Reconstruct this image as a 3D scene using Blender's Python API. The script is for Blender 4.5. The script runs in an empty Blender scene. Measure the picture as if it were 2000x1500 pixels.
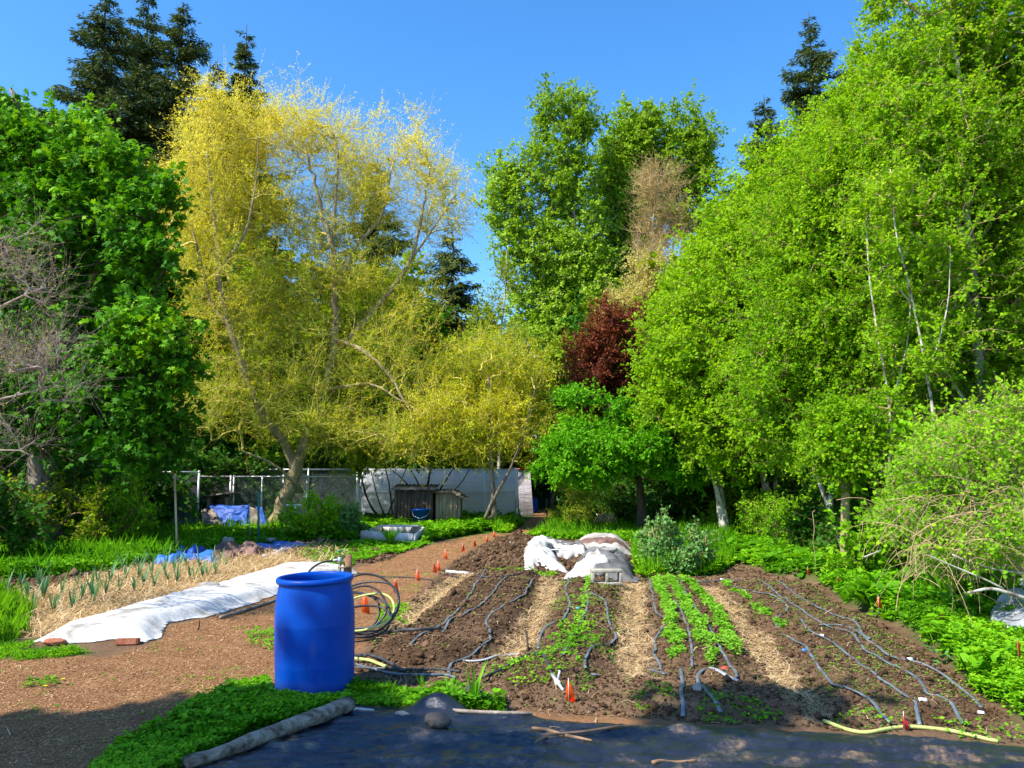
import bpy, math, random
import numpy as np
from mathutils import Vector
random.seed(7)
R = np.random.default_rng(11)
sc = bpy.context.scene
COL = sc.collection
PI = math.pi
# ------------------------------------------------------------------ camera, world, sun, exposure
F = 1556.0; PITCH = math.atan(185 / F); CH = 1.65          # focal length in photo pixels, upward pitch, eye height
cam = bpy.data.cameras.new('camera'); camo = bpy.data.objects.new('camera', cam); COL.objects.link(camo)
camo.location = (0, 0, CH); camo.rotation_euler = (PI / 2 + PITCH, 0, 0)
cam.sensor_width = 36; cam.lens = 36 * F / 2000; cam.clip_end = 3000; cam.clip_start = 0.05
sc.camera = camo
SUN_EL = math.radians(50); SUN_H = np.array([-0.84, -0.54])  # horizontal direction towards the sun
w = bpy.data.worlds.new('World'); sc.world = w; w.use_nodes = True
wn = w.node_tree; bg = wn.nodes['Background']
sky = wn.nodes.new('ShaderNodeTexSky'); sky.sky_type = 'NISHITA'; sky.sun_disc = False
sky.sun_elevation = SUN_EL; sky.sun_rotation = math.atan2(SUN_H[0], SUN_H[1])
sky.altitude = 400; sky.air_density = 1.0; sky.dust_density = 0.6; sky.ozone_density = 4.0
hs = wn.nodes.new('ShaderNodeHueSaturation'); hs.inputs['Saturation'].default_value = 1.26; hs.inputs['Value'].default_value = 1.0
wn.links.new(sky.outputs[0], hs.inputs['Color']); wn.links.new(hs.outputs[0], bg.inputs['Color'])
bg.inputs['Strength'].default_value = 0.15
sl = bpy.data.lights.new('sun', 'SUN'); sl.energy = 4.0; sl.angle = math.radians(0.53); sl.color = (1, 0.95, 0.86)
so = bpy.data.objects.new('sun', sl); COL.objects.link(so)
sdir = Vector((SUN_H[0] * math.cos(SUN_EL), SUN_H[1] * math.cos(SUN_EL), math.sin(SUN_EL)))
so.rotation_euler = sdir.to_track_quat('Z', 'Y').to_euler(); so.location = (-20, -15, 30)
sc.view_settings.view_transform = 'Standard'; sc.view_settings.look = 'None'
sc.view_settings.exposure = 1.12; sc.view_settings.gamma = 1
sc.cycles.max_bounces = 6; sc.cycles.diffuse_bounces = 3; sc.cycles.transmission_bounces = 4; sc.cycles.transparent_max_bounces = 8
sc.cycles.use_denoising = True

# ------------------------------------------------------------------ projection helpers (photo pixel -> world)
cp, sp = math.cos(PITCH), math.sin(PITCH)
def W(px, py, d):
    """world point seen at photo pixel (px, py) at depth y = d"""
    u = (px - 1000) / F; v = (750 - py) / F
    yy = cp - v * sp; zz = sp + v * cp
    return np.array([u * d / yy, d, CH + zz * d / yy])
def flat(px, py, z=0.0):
    u = (px - 1000) / F; v = (750 - py) / F
    yy = cp - v * sp; zz = sp + v * cp
    t = (z - CH) / zz
    return np.array([u * t, yy * t])
# ------------------------------------------------------------------ noise
def _h(xi, yi, s):
    h = (xi * 374761393 + yi * 668265263 + s * 144269501) & 0xffffffff
    h = ((h ^ (h >> 13)) * 1274126177) & 0xffffffff
    return ((h ^ (h >> 16)) & 0xffff) / 65535.0
def vn(x, y, s=0):
    x = np.asarray(x, float); y = np.asarray(y, float)
    xi = np.floor(x).astype(np.int64); yi = np.floor(y).astype(np.int64)
    fx = x - xi; fy = y - yi; fx = fx * fx * (3 - 2 * fx); fy = fy * fy * (3 - 2 * fy)
    a = _h(xi, yi, s); b = _h(xi + 1, yi, s); c = _h(xi, yi + 1, s); d = _h(xi + 1, yi + 1, s)
    return (a * (1 - fx) + b * fx) * (1 - fy) + (c * (1 - fx) + d * fx) * fy - 0.5
def fbm(x, y, s=0, o=4):
    r = 0; a = 1.0
    for i in range(o):
        r = r + a * vn(x, y, s + i * 17); x = x * 2.03 + 5.1; y = y * 2.03 + 1.7; a *= 0.5
    return r
def sdf(poly, X, Y):
    """signed distance (positive inside) to a polygon, vectorised"""
    P = np.asarray(poly, float); n = len(P)
    D = np.full(np.shape(X), 1e18); inside = np.zeros(np.shape(X), bool)
    for i in range(n):
        a = P[i]; b = P[(i + 1) % n]; e = b - a
        wx = X - a[0]; wy = Y - a[1]
        t = np.clip((wx * e[0] + wy * e[1]) / (e @ e + 1e-12), 0, 1)
        D = np.minimum(D, (wx - e[0] * t) ** 2 + (wy - e[1] * t) ** 2)
        c = (a[1] > Y) != (b[1] > Y)
        with np.errstate(divide='ignore', invalid='ignore'):
            xc = a[0] + (Y - a[1]) / (b[1] - a[1] + 1e-12) * e[0]
        inside ^= c & (X < xc)
    return np.where(inside, 1, -1) * np.sqrt(D)
def PX(pts): return [flat(a, b) for a, b in pts]
def sm(a, b, x):
    t = np.clip((x - a) / (b - a), 0, 1); return t * t * (3 - 2 * t)
# ------------------------------------------------------------------ zones of the garden floor
BED1 = PX([(925,1124),(1062,1126),(1050,1165),(1035,1195),(1000,1235),(975,1275),(900,1296),(800,1302),(690,1296),(735,1262),(800,1222),(865,1165)])
BED2 = PX([(1098,1128),(1205,1130),(1222,1180),(1215,1240),(1200,1300),(1150,1345),(1090,1345),(1000,1330),(960,1310),(1040,1290),(1062,1210)])
BED3 = PX([(1268,1128),(1350,1132),(1395,1180),(1440,1240),(1480,1300),(1470,1320),(1290,1312),(1272,1230),(1262,1180)])
BED4 = PX([(1410,1138),(1590,1146),(1640,1185),(1720,1225),(1800,1280),(1880,1350),(1960,1410),(1850,1430),(1640,1425),(1560,1330),(1500,1240),(1450,1180)])
BED5 = PX([(975,1052),(1010,1048),(1062,1056),(1110,1085),(1125,1120),(1000,1118),(872,1112),(920,1078)])
BED6 = PX([(1128,1058),(1215,1058),(1235,1100),(1245,1130),(1120,1130),(1110,1090)])
MOUND = PX([(1220,1325),(1330,1308),(1450,1318),(1550,1345),(1620,1385),(1600,1412),(1400,1408),(1280,1395),(1220,1370)])
SOILALL = PX([(872,1108),(930,1070),(980,1050),(1060,1052),(1240,1060),(1265,1125),(1400,1128),(1440,1100),(1510,1125),(1600,1142),(1660,1190),(1740,1222),(1830,1290),(1900,1350),(1990,1420),(1960,1435),(1640,1425),(1400,1415),(1100,1395),(900,1375),(700,1350),(690,1290),(770,1210),(830,1150)])
STRAW = [PX([(905,1122),(930,1122),(860,1175),(800,1222),(760,1235),(790,1200),(850,1150)]),
         PX([(1062,1130),(1100,1130),(1068,1200),(1045,1260),(1000,1290),(965,1285),(1010,1225),(1048,1180)]),
         PX([(1210,1138),(1262,1138),(1258,1200),(1270,1300),(1250,1330),(1215,1330),(1208,1250),(1220,1190)]),
         PX([(1362,1145),(1400,1145),(1450,1200),(1520,1275),(1590,1370),(1640,1400),(1580,1405),(1520,1350),(1480,1290),(1440,1220),(1400,1180)]),
         PX([(-60,1185),(60,1160),(200,1130),(330,1100),(440,1092),(560,1072),(640,1072),(690,1095),(600,1108),(545,1112),(420,1150),(300,1178),(100,1245),(40,1250),(20,1205),(-60,1230)])]
PATH = PX([(-400,1290),(0,1288),(200,1285),(290,1262),(330,1225),(420,1200),(540,1165),(690,1112),(780,1085),(880,1055),(965,1040),(985,1045),(925,1070),(865,1112),(830,1150),(770,1205),(700,1280),(690,1340),(900,1375),(1250,1400),(1250,1700),(-900,1700)])
PATH2 = PX([(985,1046),(1012,1030),(1038,1012),(1050,996),(1078,992),(1092,1004),(1086,1018),(1070,1036),(1040,1046)])
DSOIL = PX([(-80,1140),(100,1128),(215,1116),(225,1128),(120,1150),(20,1165),(-80,1190)])
SOILB = PX([(540,1078),(600,1062),(690,1058),(800,1066),(760,1095),(690,1105),(640,1095),(560,1090)])
COVERBED = PX([(60,1262),(110,1236),(300,1176),(420,1148),(545,1110),(640,1106),(705,1118),(640,1140),(540,1162),(400,1204),(320,1222),(300,1258)])
GREEN_R = PX([(1400,1108),(1440,1098),(1510,1122),(1605,1140),(1662,1186),(1745,1218),(1835,1288),(1905,1346),(1995,1418),(2150,1480),(2500,1300),(2300,1130),(1800,1080),(1650,1050),(1500,1030),(1420,1035)])
GREEN_M = PX([(955,1036),(985,1042),(1062,1050),(1125,1055),(1235,1057),(1246,1128),(1405,1122),(1440,1098),(1430,1060),(1440,1030),(1250,1022),(1090,1022),(1010,1022)])
GREEN_S = PX([(690,1030),(770,1008),(1010,1012),(1020,1030),(960,1036),(880,1052),(800,1066),(720,1060)])
GREEN_L = PX([(-700,1150),(-100,1140),(100,1126),(215,1114),(330,1092),(460,1070),(580,1060),(700,1056),(690,1030),(330,1020),(0,1015),(-700,1015)])
GREEN_LN = PX([(-150,1185),(20,1178),(62,1225),(68,1262),(190,1276),(120,1288),(0,1292),(-150,1300)])
GREEN_B = PX([(120,1560),(230,1470),(330,1410),(430,1362),(520,1335),(545,1372),(610,1382),(700,1372),(600,1400),(480,1440),(380,1480),(300,1560)])
GREEN_B2 = PX([(690,1345),(760,1352),(830,1362),(990,1372),(990,1392),(850,1392),(690,1388)])
TARPPOLY = PX([(330,1500),(480,1432),(600,1392),(690,1378),(800,1384),(860,1368),(920,1384),(1010,1386),(1150,1398),(1300,1408),(1450,1416),(1620,1424),(1800,1436),(2000,1462),(2200,1500),(2200,1700),(330,1700)])
FRAMEP = PX([(696,1068),(814,1072),(842,1044),(735,1036)])
def H(X, Y):
    X = np.asarray(X, float); Y = np.asarray(Y, float)
    fade = np.clip(1.2 - Y / 60, 0.2, 1)
    z = 0.03 * fbm(X * 0.6, Y * 0.6, 3, 3) * fade
    wob = 0.10 * fbm(X * 2.5, Y * 2.5, 9, 3)
    for P_, h, s in ((BED1, .10, .22), (BED2, .085, .26), (BED3, .085, .24), (BED4, .10, .32), (BED5, .26, .9), (BED6, .12, .3),
                     (MOUND, .08, .25), (COVERBED, .04, .15)):
        m = sm(-0.02, s, sdf(P_, X, Y) + wob)
        z = z + h * m
    for P_ in STRAW[:4]:
        z = z - 0.05 * sm(0, .12, sdf(P_, X, Y) + wob * .5)
    z = z + 0.12 * sm(0, .15, sdf(GREEN_R, X, Y) + wob) * np.clip((20 - Y) / 6, 0, 1)
    ms = np.maximum(sm(-.1, .15, sdf(SOILALL, X, Y) + wob), 0)
    tp = sm(-.05, .15, sdf(TARPPOLY, X, Y))
    z = z + ms * (1 - tp) * (0.035 * fbm(X * 7, Y * 7, 21, 3) + 0.030 * np.maximum(fbm(X * 22, Y * 22, 31, 2), 0) + 0.012 * vn(X * 60, Y * 60, 5))
    for P_, a in ((STRAW[4], .03), (SOILB, .06), (DSOIL, .05)):
        z = z + sm(0, .2, sdf(P_, X, Y)) * a * (0.6 + fbm(X * 6, Y * 6, 41, 3))
    return z
def H1(x, y): return float(H(np.array([x]), np.array([y]))[0])
def G(px, py, dz=0.0):
    z = 0.0
    for _ in range(4):
        q = flat(px, py, z); z = H1(q[0], q[1])
    return np.array([q[0], q[1], z + dz])
# ------------------------------------------------------------------ mesh / object helpers
def setp(o, label=None, cat=None, group=None, kind=None):
    if label: o['label'] = label
    if cat: o['category'] = cat
    if group: o['group'] = group
    if kind: o['kind'] = kind
    return o
def mesh(name, V, Fs, mat=None, smooth=False, attr=None):
    """V (n,3); Fs list of (m,k) index arrays; attr dict name -> per-face floats"""
    V = np.asarray(V, np.float32).reshape(-1, 3)
    Fs = [np.asarray(f, np.int32) for f in (Fs if isinstance(Fs, list) else [Fs]) if len(f)]
    me = bpy.data.meshes.new(name)
    me.vertices.add(len(V)); me.vertices.foreach_set('co', V.ravel())
    loops = np.concatenate([f.ravel() for f in Fs]) if Fs else np.zeros(0, np.int32)
    tot = np.concatenate([np.full(len(f), f.shape[1], np.int32) for f in Fs]) if Fs else np.zeros(0, np.int32)
    st = np.concatenate([[0], np.cumsum(tot)[:-1]]).astype(np.int32) if len(tot) else tot
    me.loops.add(len(loops)); me.loops.foreach_set('vertex_index', loops)
    me.polygons.add(len(tot)); me.polygons.foreach_set('loop_start', st); me.polygons.foreach_set('loop_total', tot)
    me.update(calc_edges=True)
    if smooth: me.polygons.foreach_set('use_smooth', np.ones(len(tot), bool))
    if attr:
        for k, v in attr.items():
            a = me.attributes.new(k, 'FLOAT', 'FACE'); a.data.foreach_set('value', np.asarray(v, np.float32))
    if mat: me.materials.append(mat)
    return me
def add(name, me, parent=None, **kw):
    o = bpy.data.objects.new(name, me); COL.objects.link(o)
    if parent: o.parent = parent
    return setp(o, **kw)
def thing(name, loc, label, cat, group=None, rz=0):
    o = bpy.data.objects.new(name, None); COL.objects.link(o); o.empty_display_size = 0.1
    o.location = tuple(float(c) for c in loc); o.rotation_euler = (0, 0, rz)
    return setp(o, label, cat, group)
def part(name, me, root):
    """child mesh whose vertices were made in WORLD coordinates"""
    L = np.array(root.location); rz = root.rotation_euler[2]
    n = len(me.vertices); a = np.empty(n * 3, np.float32); me.vertices.foreach_get('co', a); a = a.reshape(-1, 3) - L.astype(np.float32)
    if rz:
        c, s = math.cos(-rz), math.sin(-rz); a = np.stack([a[:, 0] * c - a[:, 1] * s, a[:, 0] * s + a[:, 1] * c, a[:, 2]], 1)
    me.vertices.foreach_set('co', np.ascontiguousarray(a, np.float32).ravel()); me.update()
    return add(name, me, root)
def local(name, me, root): return add(name, me, root)
def copy_thing(src, loc, rz=0, scale=1, label=None):
    c = src.copy(); COL.objects.link(c); c.location = tuple(float(v) for v in loc); c.rotation_euler = (0, 0, rz)
    c.scale = (scale,) * 3 if np.isscalar(scale) else scale
    if label: c['label'] = label
    for ch in list(src.children):
        k = ch.copy(); COL.objects.link(k); k.parent = c
        for g in ch.children:
            m = g.copy(); COL.objects.link(m); m.parent = k
    return c
class MB:
    def __init__(s): s.V = []; s.F = {}; s.n = 0
    def add(s, V, F_):
        V = np.asarray(V, float).reshape(-1, 3)
        for f in (F_ if isinstance(F_, list) else [F_]):
            f = np.asarray(f, int)
            s.F.setdefault(f.shape[1], []).append(f + s.n)
        s.V.append(V); s.n += len(V); return s
    def box(s, c, size, rz=0, tilt=None):
        x, y, z = [v / 2 for v in size]
        V = np.array([[i, j, k] for k in (-z, z) for j in (-y, y) for i in (-x, x)], float)
        if tilt is not None: V = V @ rot(*tilt).T
        if rz: V = V @ rot(0, 0, rz).T
        return s.add(V + np.array(c), np.array([[0,2,3,1],[4,5,7,6],[0,1,5,4],[2,6,7,3],[0,4,6,2],[1,3,7,5]]))
    def tube(s, pts, r, sides=8, flat_=1.0, caps=True):
        V, F_ = tubes(np.array([pts], float), np.broadcast_to(np.asarray(r, float), (1, len(pts))), sides, flat_)
        s.add(V, F_)
        if caps:
            n = len(pts)
            s.F.setdefault(sides, []).append(np.array([np.arange(sides)[::-1], np.arange(sides) + (n - 1) * sides]) + s.n - len(V))
        return s
    def lathe(s, c, prof, seg=32):
        prof = np.array(prof, float); n = len(prof); a = np.arange(seg) / seg * 2 * PI
        V = np.stack([prof[:, None, 0] * np.cos(a), prof[:, None, 0] * np.sin(a), np.repeat(prof[:, 1:2], seg, 1)], -1).reshape(-1, 3) + np.array(c)
        i = np.arange(n - 1)[:, None] * seg + np.arange(seg); j = np.arange(n - 1)[:, None] * seg + (np.arange(seg) + 1) % seg
        return s.add(V, np.stack([i, j, j + seg, i + seg], -1).reshape(-1, 4))
    def me(s, name, mat, smooth=False):
        return mesh(name, np.concatenate(s.V), [np.concatenate(f) for f in s.F.values()], mat, smooth)
def rot(rx, ry, rz):
    cx, sx, cy, sy, cz, sz = math.cos(rx), math.sin(rx), math.cos(ry), math.sin(ry), math.cos(rz), math.sin(rz)
    return np.array([[cz, -sz, 0], [sz, cz, 0], [0, 0, 1]]) @ np.array([[cy, 0, sy], [0, 1, 0], [-sy, 0, cy]]) @ np.array([[1, 0, 0], [0, cx, -sx], [0, sx, cx]])
def nrm(v): return v / (np.linalg.norm(v, axis=-1, keepdims=True) + 1e-9)
def tubes(P, r, sides=5, flat_=1.0):
    """P (N,K,3) paths, r (N,K) radii -> one vertex array and quads"""
    P = np.asarray(P, float); N, K, _ = P.shape
    T = np.empty_like(P); T[:, 1:-1] = P[:, 2:] - P[:, :-2]; T[:, 0] = P[:, 1] - P[:, 0]; T[:, -1] = P[:, -1] - P[:, -2]
    T = nrm(T)
    m = nrm(P[:, -1] - P[:, 0] + 1e-6)
    ref = np.where(np.abs(m[:, 2:3]) < 0.8, np.array([[0, 0, 1.0]]), np.array([[1.0, 0, 0]]))[:, None, :]
    U = nrm(np.cross(T, ref)); Vv = np.cross(U, T)
    a = np.arange(sides) / sides * 2 * PI
    ring = U[:, :, None, :] * np.cos(a)[:, None] + Vv[:, :, None, :] * (np.sin(a) * flat_)[:, None]
    V = P[:, :, None, :] + ring * np.asarray(r, float)[:, :, None, None]
    base = (np.arange(N) * K * sides)[:, None, None] + (np.arange(K - 1) * sides)[None, :, None]
    i = base + np.arange(sides); j = base + (np.arange(sides) + 1) % sides
    return V.reshape(-1, 3), np.stack([i, j, j + sides, i + sides], -1).reshape(-1, 4)
def smooth_path(pts, step=0.05):
    P = np.array(pts, float)
    if len(P) < 3: 
        n = max(2, int(np.linalg.norm(P[1] - P[0]) / step)); t = np.linspace(0, 1, n)[:, None]; return P[0] * (1 - t) + P[1] * t
    Q = np.vstack([2 * P[0] - P[1], P, 2 * P[-1] - P[-2]]); out = []
    for i in range(1, len(Q) - 2):
        n = max(2, int(np.linalg.norm(Q[i + 1] - Q[i]) / step)); t = (np.arange(n) / n)[:, None]
        out.append(0.5 * (2 * Q[i] + (Q[i+1] - Q[i-1]) * t + (2*Q[i-1] - 5*Q[i] + 4*Q[i+1] - Q[i+2]) * t**2 + (3*Q[i] - Q[i-1] - 3*Q[i+1] + Q[i+2]) * t**3))
    return np.vstack(out + [P[-1:]])
# ------------------------------------------------------------------ materials
def nd(t, k, **v):
    n = t.nodes.new(k)
    for a, b in v.items(): setattr(n, a, b)
    return n
def ramp(t, fac, stops):
    r = nd(t, 'ShaderNodeValToRGB'); e = r.color_ramp.elements
    while len(e) < len(stops): e.new(0.5)
    for i, (p, c) in enumerate(stops): e[i].position = p; e[i].color = (*c, 1)
    t.links.new(fac, r.inputs[0]); return r.outputs[0]
def noise(t, scale, detail=4, rough=0.6, vec=None):
    n = nd(t, 'ShaderNodeTexNoise'); n.inputs['Scale'].default_value = scale; n.inputs['Detail'].default_value = detail; n.inputs['Roughness'].default_value = rough
    if vec is None: vec = nd(t, 'ShaderNodeTexCoord').outputs['Object']
    t.links.new(vec, n.inputs['Vector']); return n.outputs['Fac']
def mat(name, stops, scale=6, rough=0.8, bump=0.3, bscale=None, spec=0.3, metal=0, detail=5, stretch=None, sss=0, alpha=None, trans=0):
    m = bpy.data.materials.new(name); m.use_nodes = True; t = m.node_tree; b = t.nodes['Principled BSDF']
    vec = nd(t, 'ShaderNodeTexCoord').outputs['Object']
    if stretch:
        mp = nd(t, 'ShaderNodeMapping'); mp.inputs['Scale'].default_value = stretch; t.links.new(vec, mp.inputs['Vector']); vec = mp.outputs[0]
    if not isinstance(stops[0][1], (tuple, list)): stops = [(0.3, tuple(c * 0.75 for c in stops)), (0.7, tuple(min(1, c * 1.2) for c in stops))]
    f = noise(t, scale, detail, vec=vec)
    t.links.new(ramp(t, f, stops), b.inputs['Base Color'])
    b.inputs['Roughness'].default_value = rough; b.inputs['Specular IOR Level'].default_value = spec; b.inputs['Metallic'].default_value = metal
    if alpha is not None: b.inputs['Alpha'].default_value = alpha
    if bump:
        bn = nd(t, 'ShaderNodeBump'); bn.inputs['Strength'].default_value = bump; bn.inputs['Distance'].default_value = 0.02
        t.links.new(noise(t, bscale or scale * 3, 6, vec=vec), bn.inputs['Height']); t.links.new(bn.outputs[0], b.inputs['Normal'])
    if trans:
        tr = nd(t, 'ShaderNodeBsdfTranslucent'); t.links.new(b.inputs['Base Color'].links[0].from_socket, tr.inputs['Color'])
        mx = nd(t, 'ShaderNodeMixShader'); mx.inputs[0].default_value = trans
        t.links.new(b.outputs[0], mx.inputs[1]); t.links.new(tr.outputs[0], mx.inputs[2]); t.links.new(mx.outputs[0], t.nodes['Material Output'].inputs[0])
    return m
def leafmat(name, cols, trans=0.4, rough=0.6, spec=0.14):
    """cols: colours spread along the per-leaf attribute 'rnd'"""
    m = bpy.data.materials.new(name); m.use_nodes = True; t = m.node_tree; b = t.nodes['Principled BSDF']
    at = nd(t, 'ShaderNodeAttribute', attribute_name='rnd')
    c = ramp(t, at.outputs['Fac'], [(i / max(1, len(cols) - 1), k) for i, k in enumerate(cols)])
    t.links.new(c, b.inputs['Base Color']); b.inputs['Roughness'].default_value = rough; b.inputs['Specular IOR Level'].default_value = spec
    tr = nd(t, 'ShaderNodeBsdfTranslucent'); g = nd(t, 'ShaderNodeMix', data_type='RGBA', blend_type='MULTIPLY')
    g.inputs[0].default_value = 1; t.links.new(c, g.inputs[6]); g.inputs[7].default_value = (1.25, 1.15, 0.5, 1)
    t.links.new(g.outputs[2], tr.inputs['Color'])
    mx = nd(t, 'ShaderNodeMixShader'); mx.inputs[0].default_value = trans
    t.links.new(b.outputs[0], mx.inputs[1]); t.links.new(tr.outputs[0], mx.inputs[2]); t.links.new(mx.outputs[0], t.nodes['Material Output'].inputs[0])
    return m
M = {}
M['bark_grey'] = mat('bark_grey', [(0.3, (.09, .065, .045)), (0.5, (.20, .155, .11)), (0.75, (.36, .31, .24))], 9, .9, .8, 25, stretch=(1, 1, .3))
M['bark_willow'] = mat('bark_willow', [(0.3, (.15, .11, .055)), (0.7, (.44, .35, .19))], 6, .9, .7, 30, stretch=(1, 1, .3))
M['bark_pale'] = mat('bark_pale', [(0.38, (.14, .11, .08)), (0.48, (.40, .36, .29)), (0.7, (.60, .56, .48))], 7, .85, .5, 25, stretch=(1, 1, .8))
M['bark_dark'] = mat('bark_dark', [(0.3, (.035, .024, .017)), (0.7, (.11, .08, .055))], 8, .9, .8, 30)
M['twig_pink'] = mat('twig_pink', [(0.3, (.20, .145, .11)), (0.7, (.40, .32, .26))], 8, .8, .2)
M['twig_tan'] = mat('twig_tan', [(0.3, (.32, .21, .09)), (0.7, (.58, .42, .22))], 8, .8, .2)
M['twig_gold'] = mat('twig_gold', [(0.3, (.46, .38, .06)), (0.7, (.74, .62, .16))], 8, .8, .2)
M['twig_brown'] = mat('twig_brown', [(0.3, (.16, .09, .045)), (0.7, (.36, .22, .12))], 8, .8, .2)
M['lf_willow'] = leafmat('willow_leaf', [(.13, .28, .003), (.27, .42, .004), (.56, .57, .004), (.76, .68, .010), (.84, .78, .12)], .4)
M['lf_willow_g'] = leafmat('willow_leaf_green', [(.14, .26, .005), (.24, .36, .006), (.38, .46, .01)], .4)
M['lf_maple'] = leafmat('maple_leaf', [(.03, .14, .004), (.07, .24, .005), (.14, .38, .010), (.26, .48, .012)], .35)
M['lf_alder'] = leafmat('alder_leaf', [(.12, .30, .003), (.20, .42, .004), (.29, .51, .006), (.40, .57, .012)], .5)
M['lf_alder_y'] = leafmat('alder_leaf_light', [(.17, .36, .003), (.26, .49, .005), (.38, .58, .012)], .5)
M['lf_poplar'] = leafmat('poplar_leaf', [(.17, .32, .008), (.25, .43, .012), (.36, .56, .03), (.50, .66, .10)], .4, .5, .2)
M['lf_poplar_o'] = leafmat('poplar_leaf_olive', [(.16, .28, .01), (.24, .36, .015), (.34, .44, .04)], .35)
M['lf_apple'] = leafmat('apple_leaf', [(.06, .22, .003), (.11, .36, .004), (.18, .47, .008)], .38)
M['lf_red'] = leafmat('copper_leaf', [(.13, .030, .014), (.22, .055, .024), (.31, .10, .04)], .3)
M['lf_brown'] = leafmat('catkin_brown', [(.42, .28, .08), (.56, .42, .14)], .3)
M['lf_pale'] = leafmat('pale_yellow_leaf', [(.34, .34, .08), (.50, .45, .12), (.60, .54, .2)], .35)
M['lf_dark'] = leafmat('dark_leaf', [(.02, .09, .006), (.04, .15, .008), (.07, .2, .012)], .3)
M['lf_bramble'] = leafmat('bramble_leaf', [(.14, .36, .004), (.23, .50, .006), (.36, .58, .012)], .42)
M['lf_cover'] = leafmat('ground_leaf', [(.055, .19, .004), (.11, .33, .006), (.19, .46, .008), (.30, .54, .012)], .38)
M['lf_grass'] = leafmat('grass_blade', [(.07, .26, .005), (.13, .40, .008), (.24, .50, .02)], .38)
M['lf_salad'] = leafmat('salad_leaf', [(.12, .33, .015), (.20, .47, .025), (.32, .56, .06)], .42)
M['lf_leek'] = leafmat('leek_leaf', [(.08, .20, .09), (.13, .30, .13), (.22, .40, .16)], .3)
M['lf_kale'] = leafmat('kale_leaf', [(.06, .17, .03), (.12, .29, .06), (.24, .42, .12)], .25)
M['lf_conifer'] = leafmat('conifer_needles', [(.025, .055, .018), (.05, .10, .028), (.11, .15, .035), (.19, .19, .05)], .15, .7, .2)
M['straw'] = leafmat('straw_strand', [(.34, .21, .09), (.56, .39, .19), (.74, .56, .32)], .15, .6)
M['chips'] = leafmat('wood_chip', [(.13, .056, .024), (.25, .122, .052), (.34, .18, .08), (.50, .31, .16)], .0, .8, .1)
M['clod'] = leafmat('soil_clod', [(.038, .021, .011), (.09, .051, .027), (.175, .105, .058)], .0, .95, .1)
M['flower'] = leafmat('dandelion', [(.85, .6, .01), (.9, .7, .02)], .1)

def ground_material():
    m = bpy.data.materials.new('garden_ground'); m.use_nodes = True; t = m.node_tree; b = t.nodes['Principled BSDF']
    vec = nd(t, 'ShaderNodeTexCoord').outputs['Object']
    n1 = noise(t, 3, 8, .7, vec); n2 = noise(t, 40, 6, .75, vec); n3 = noise(t, 130, 4, .7, vec); n4 = noise(t, .7, 4, .6, vec)
    def mixf(a, b_, f=.5):
        x = nd(t, 'ShaderNodeMath', operation='MULTIPLY_ADD'); t.links.new(a, x.inputs[0]); x.inputs[1].default_value = f
        y = nd(t, 'ShaderNodeMath', operation='MULTIPLY'); t.links.new(b_, y.inputs[0]); y.inputs[1].default_value = 1 - f; t.links.new(y.outputs[0], x.inputs[2]); return x.outputs[0]
    fine = mixf(n2, n3)
    chips = ramp(t, mixf(fine, n1, .7), [(.36, (.11, .048, .02)), (.46, (.235, .115, .05)), (.54, (.34, .175, .08)), (.66, (.46, .27, .135))])
    soil = ramp(t, mixf(fine, n1, .6), [(.36, (.034, .018, .009)), (.48, (.085, .048, .025)), (.58, (.155, .092, .050)), (.72, (.28, .185, .11))])
    drys = ramp(t, mixf(fine, n1, .6), [(.36, (.085, .046, .024)), (.5, (.18, .108, .060)), (.66, (.30, .195, .115))])
    straw = ramp(t, fine, [(.36, (.12, .07, .035)), (.5, (.38, .26, .13)), (.62, (.60, .44, .25))])
    green = ramp(t, mixf(fine, n1, .5), [(.36, (.02, .04, .008)), (.5, (.045, .10, .012)), (.64, (.11, .13, .04))])
    def mix(f, a, c):
        x = nd(t, 'ShaderNodeMix', data_type='RGBA'); t.links.new(f, x.inputs[0]); t.links.new(a, x.inputs[6]); t.links.new(c, x.inputs[7]); return x.outputs[2]
    def A(nm): return nd(t, 'ShaderNodeAttribute', attribute_name=nm).outputs['Fac']
    c = mix(A('z_green'), drys, green); c = mix(A('z_chips'), c, chips); c = mix(A('z_dry'), c, drys); c = mix(A('z_soil'), c, soil); c = mix(A('z_straw'), c, straw)
    t.links.new(c, b.inputs['Base Color']); b.inputs['Roughness'].default_value = .95; b.inputs['Specular IOR Level'].default_value = .1
    bn = nd(t, 'ShaderNodeBump'); bn.inputs['Strength'].default_value = .9; bn.inputs['Distance'].default_value = .03
    t.links.new(mixf(n2, n3, .6), bn.inputs['Height']); t.links.new(bn.outputs[0], b.inputs['Normal'])
    return m
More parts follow.
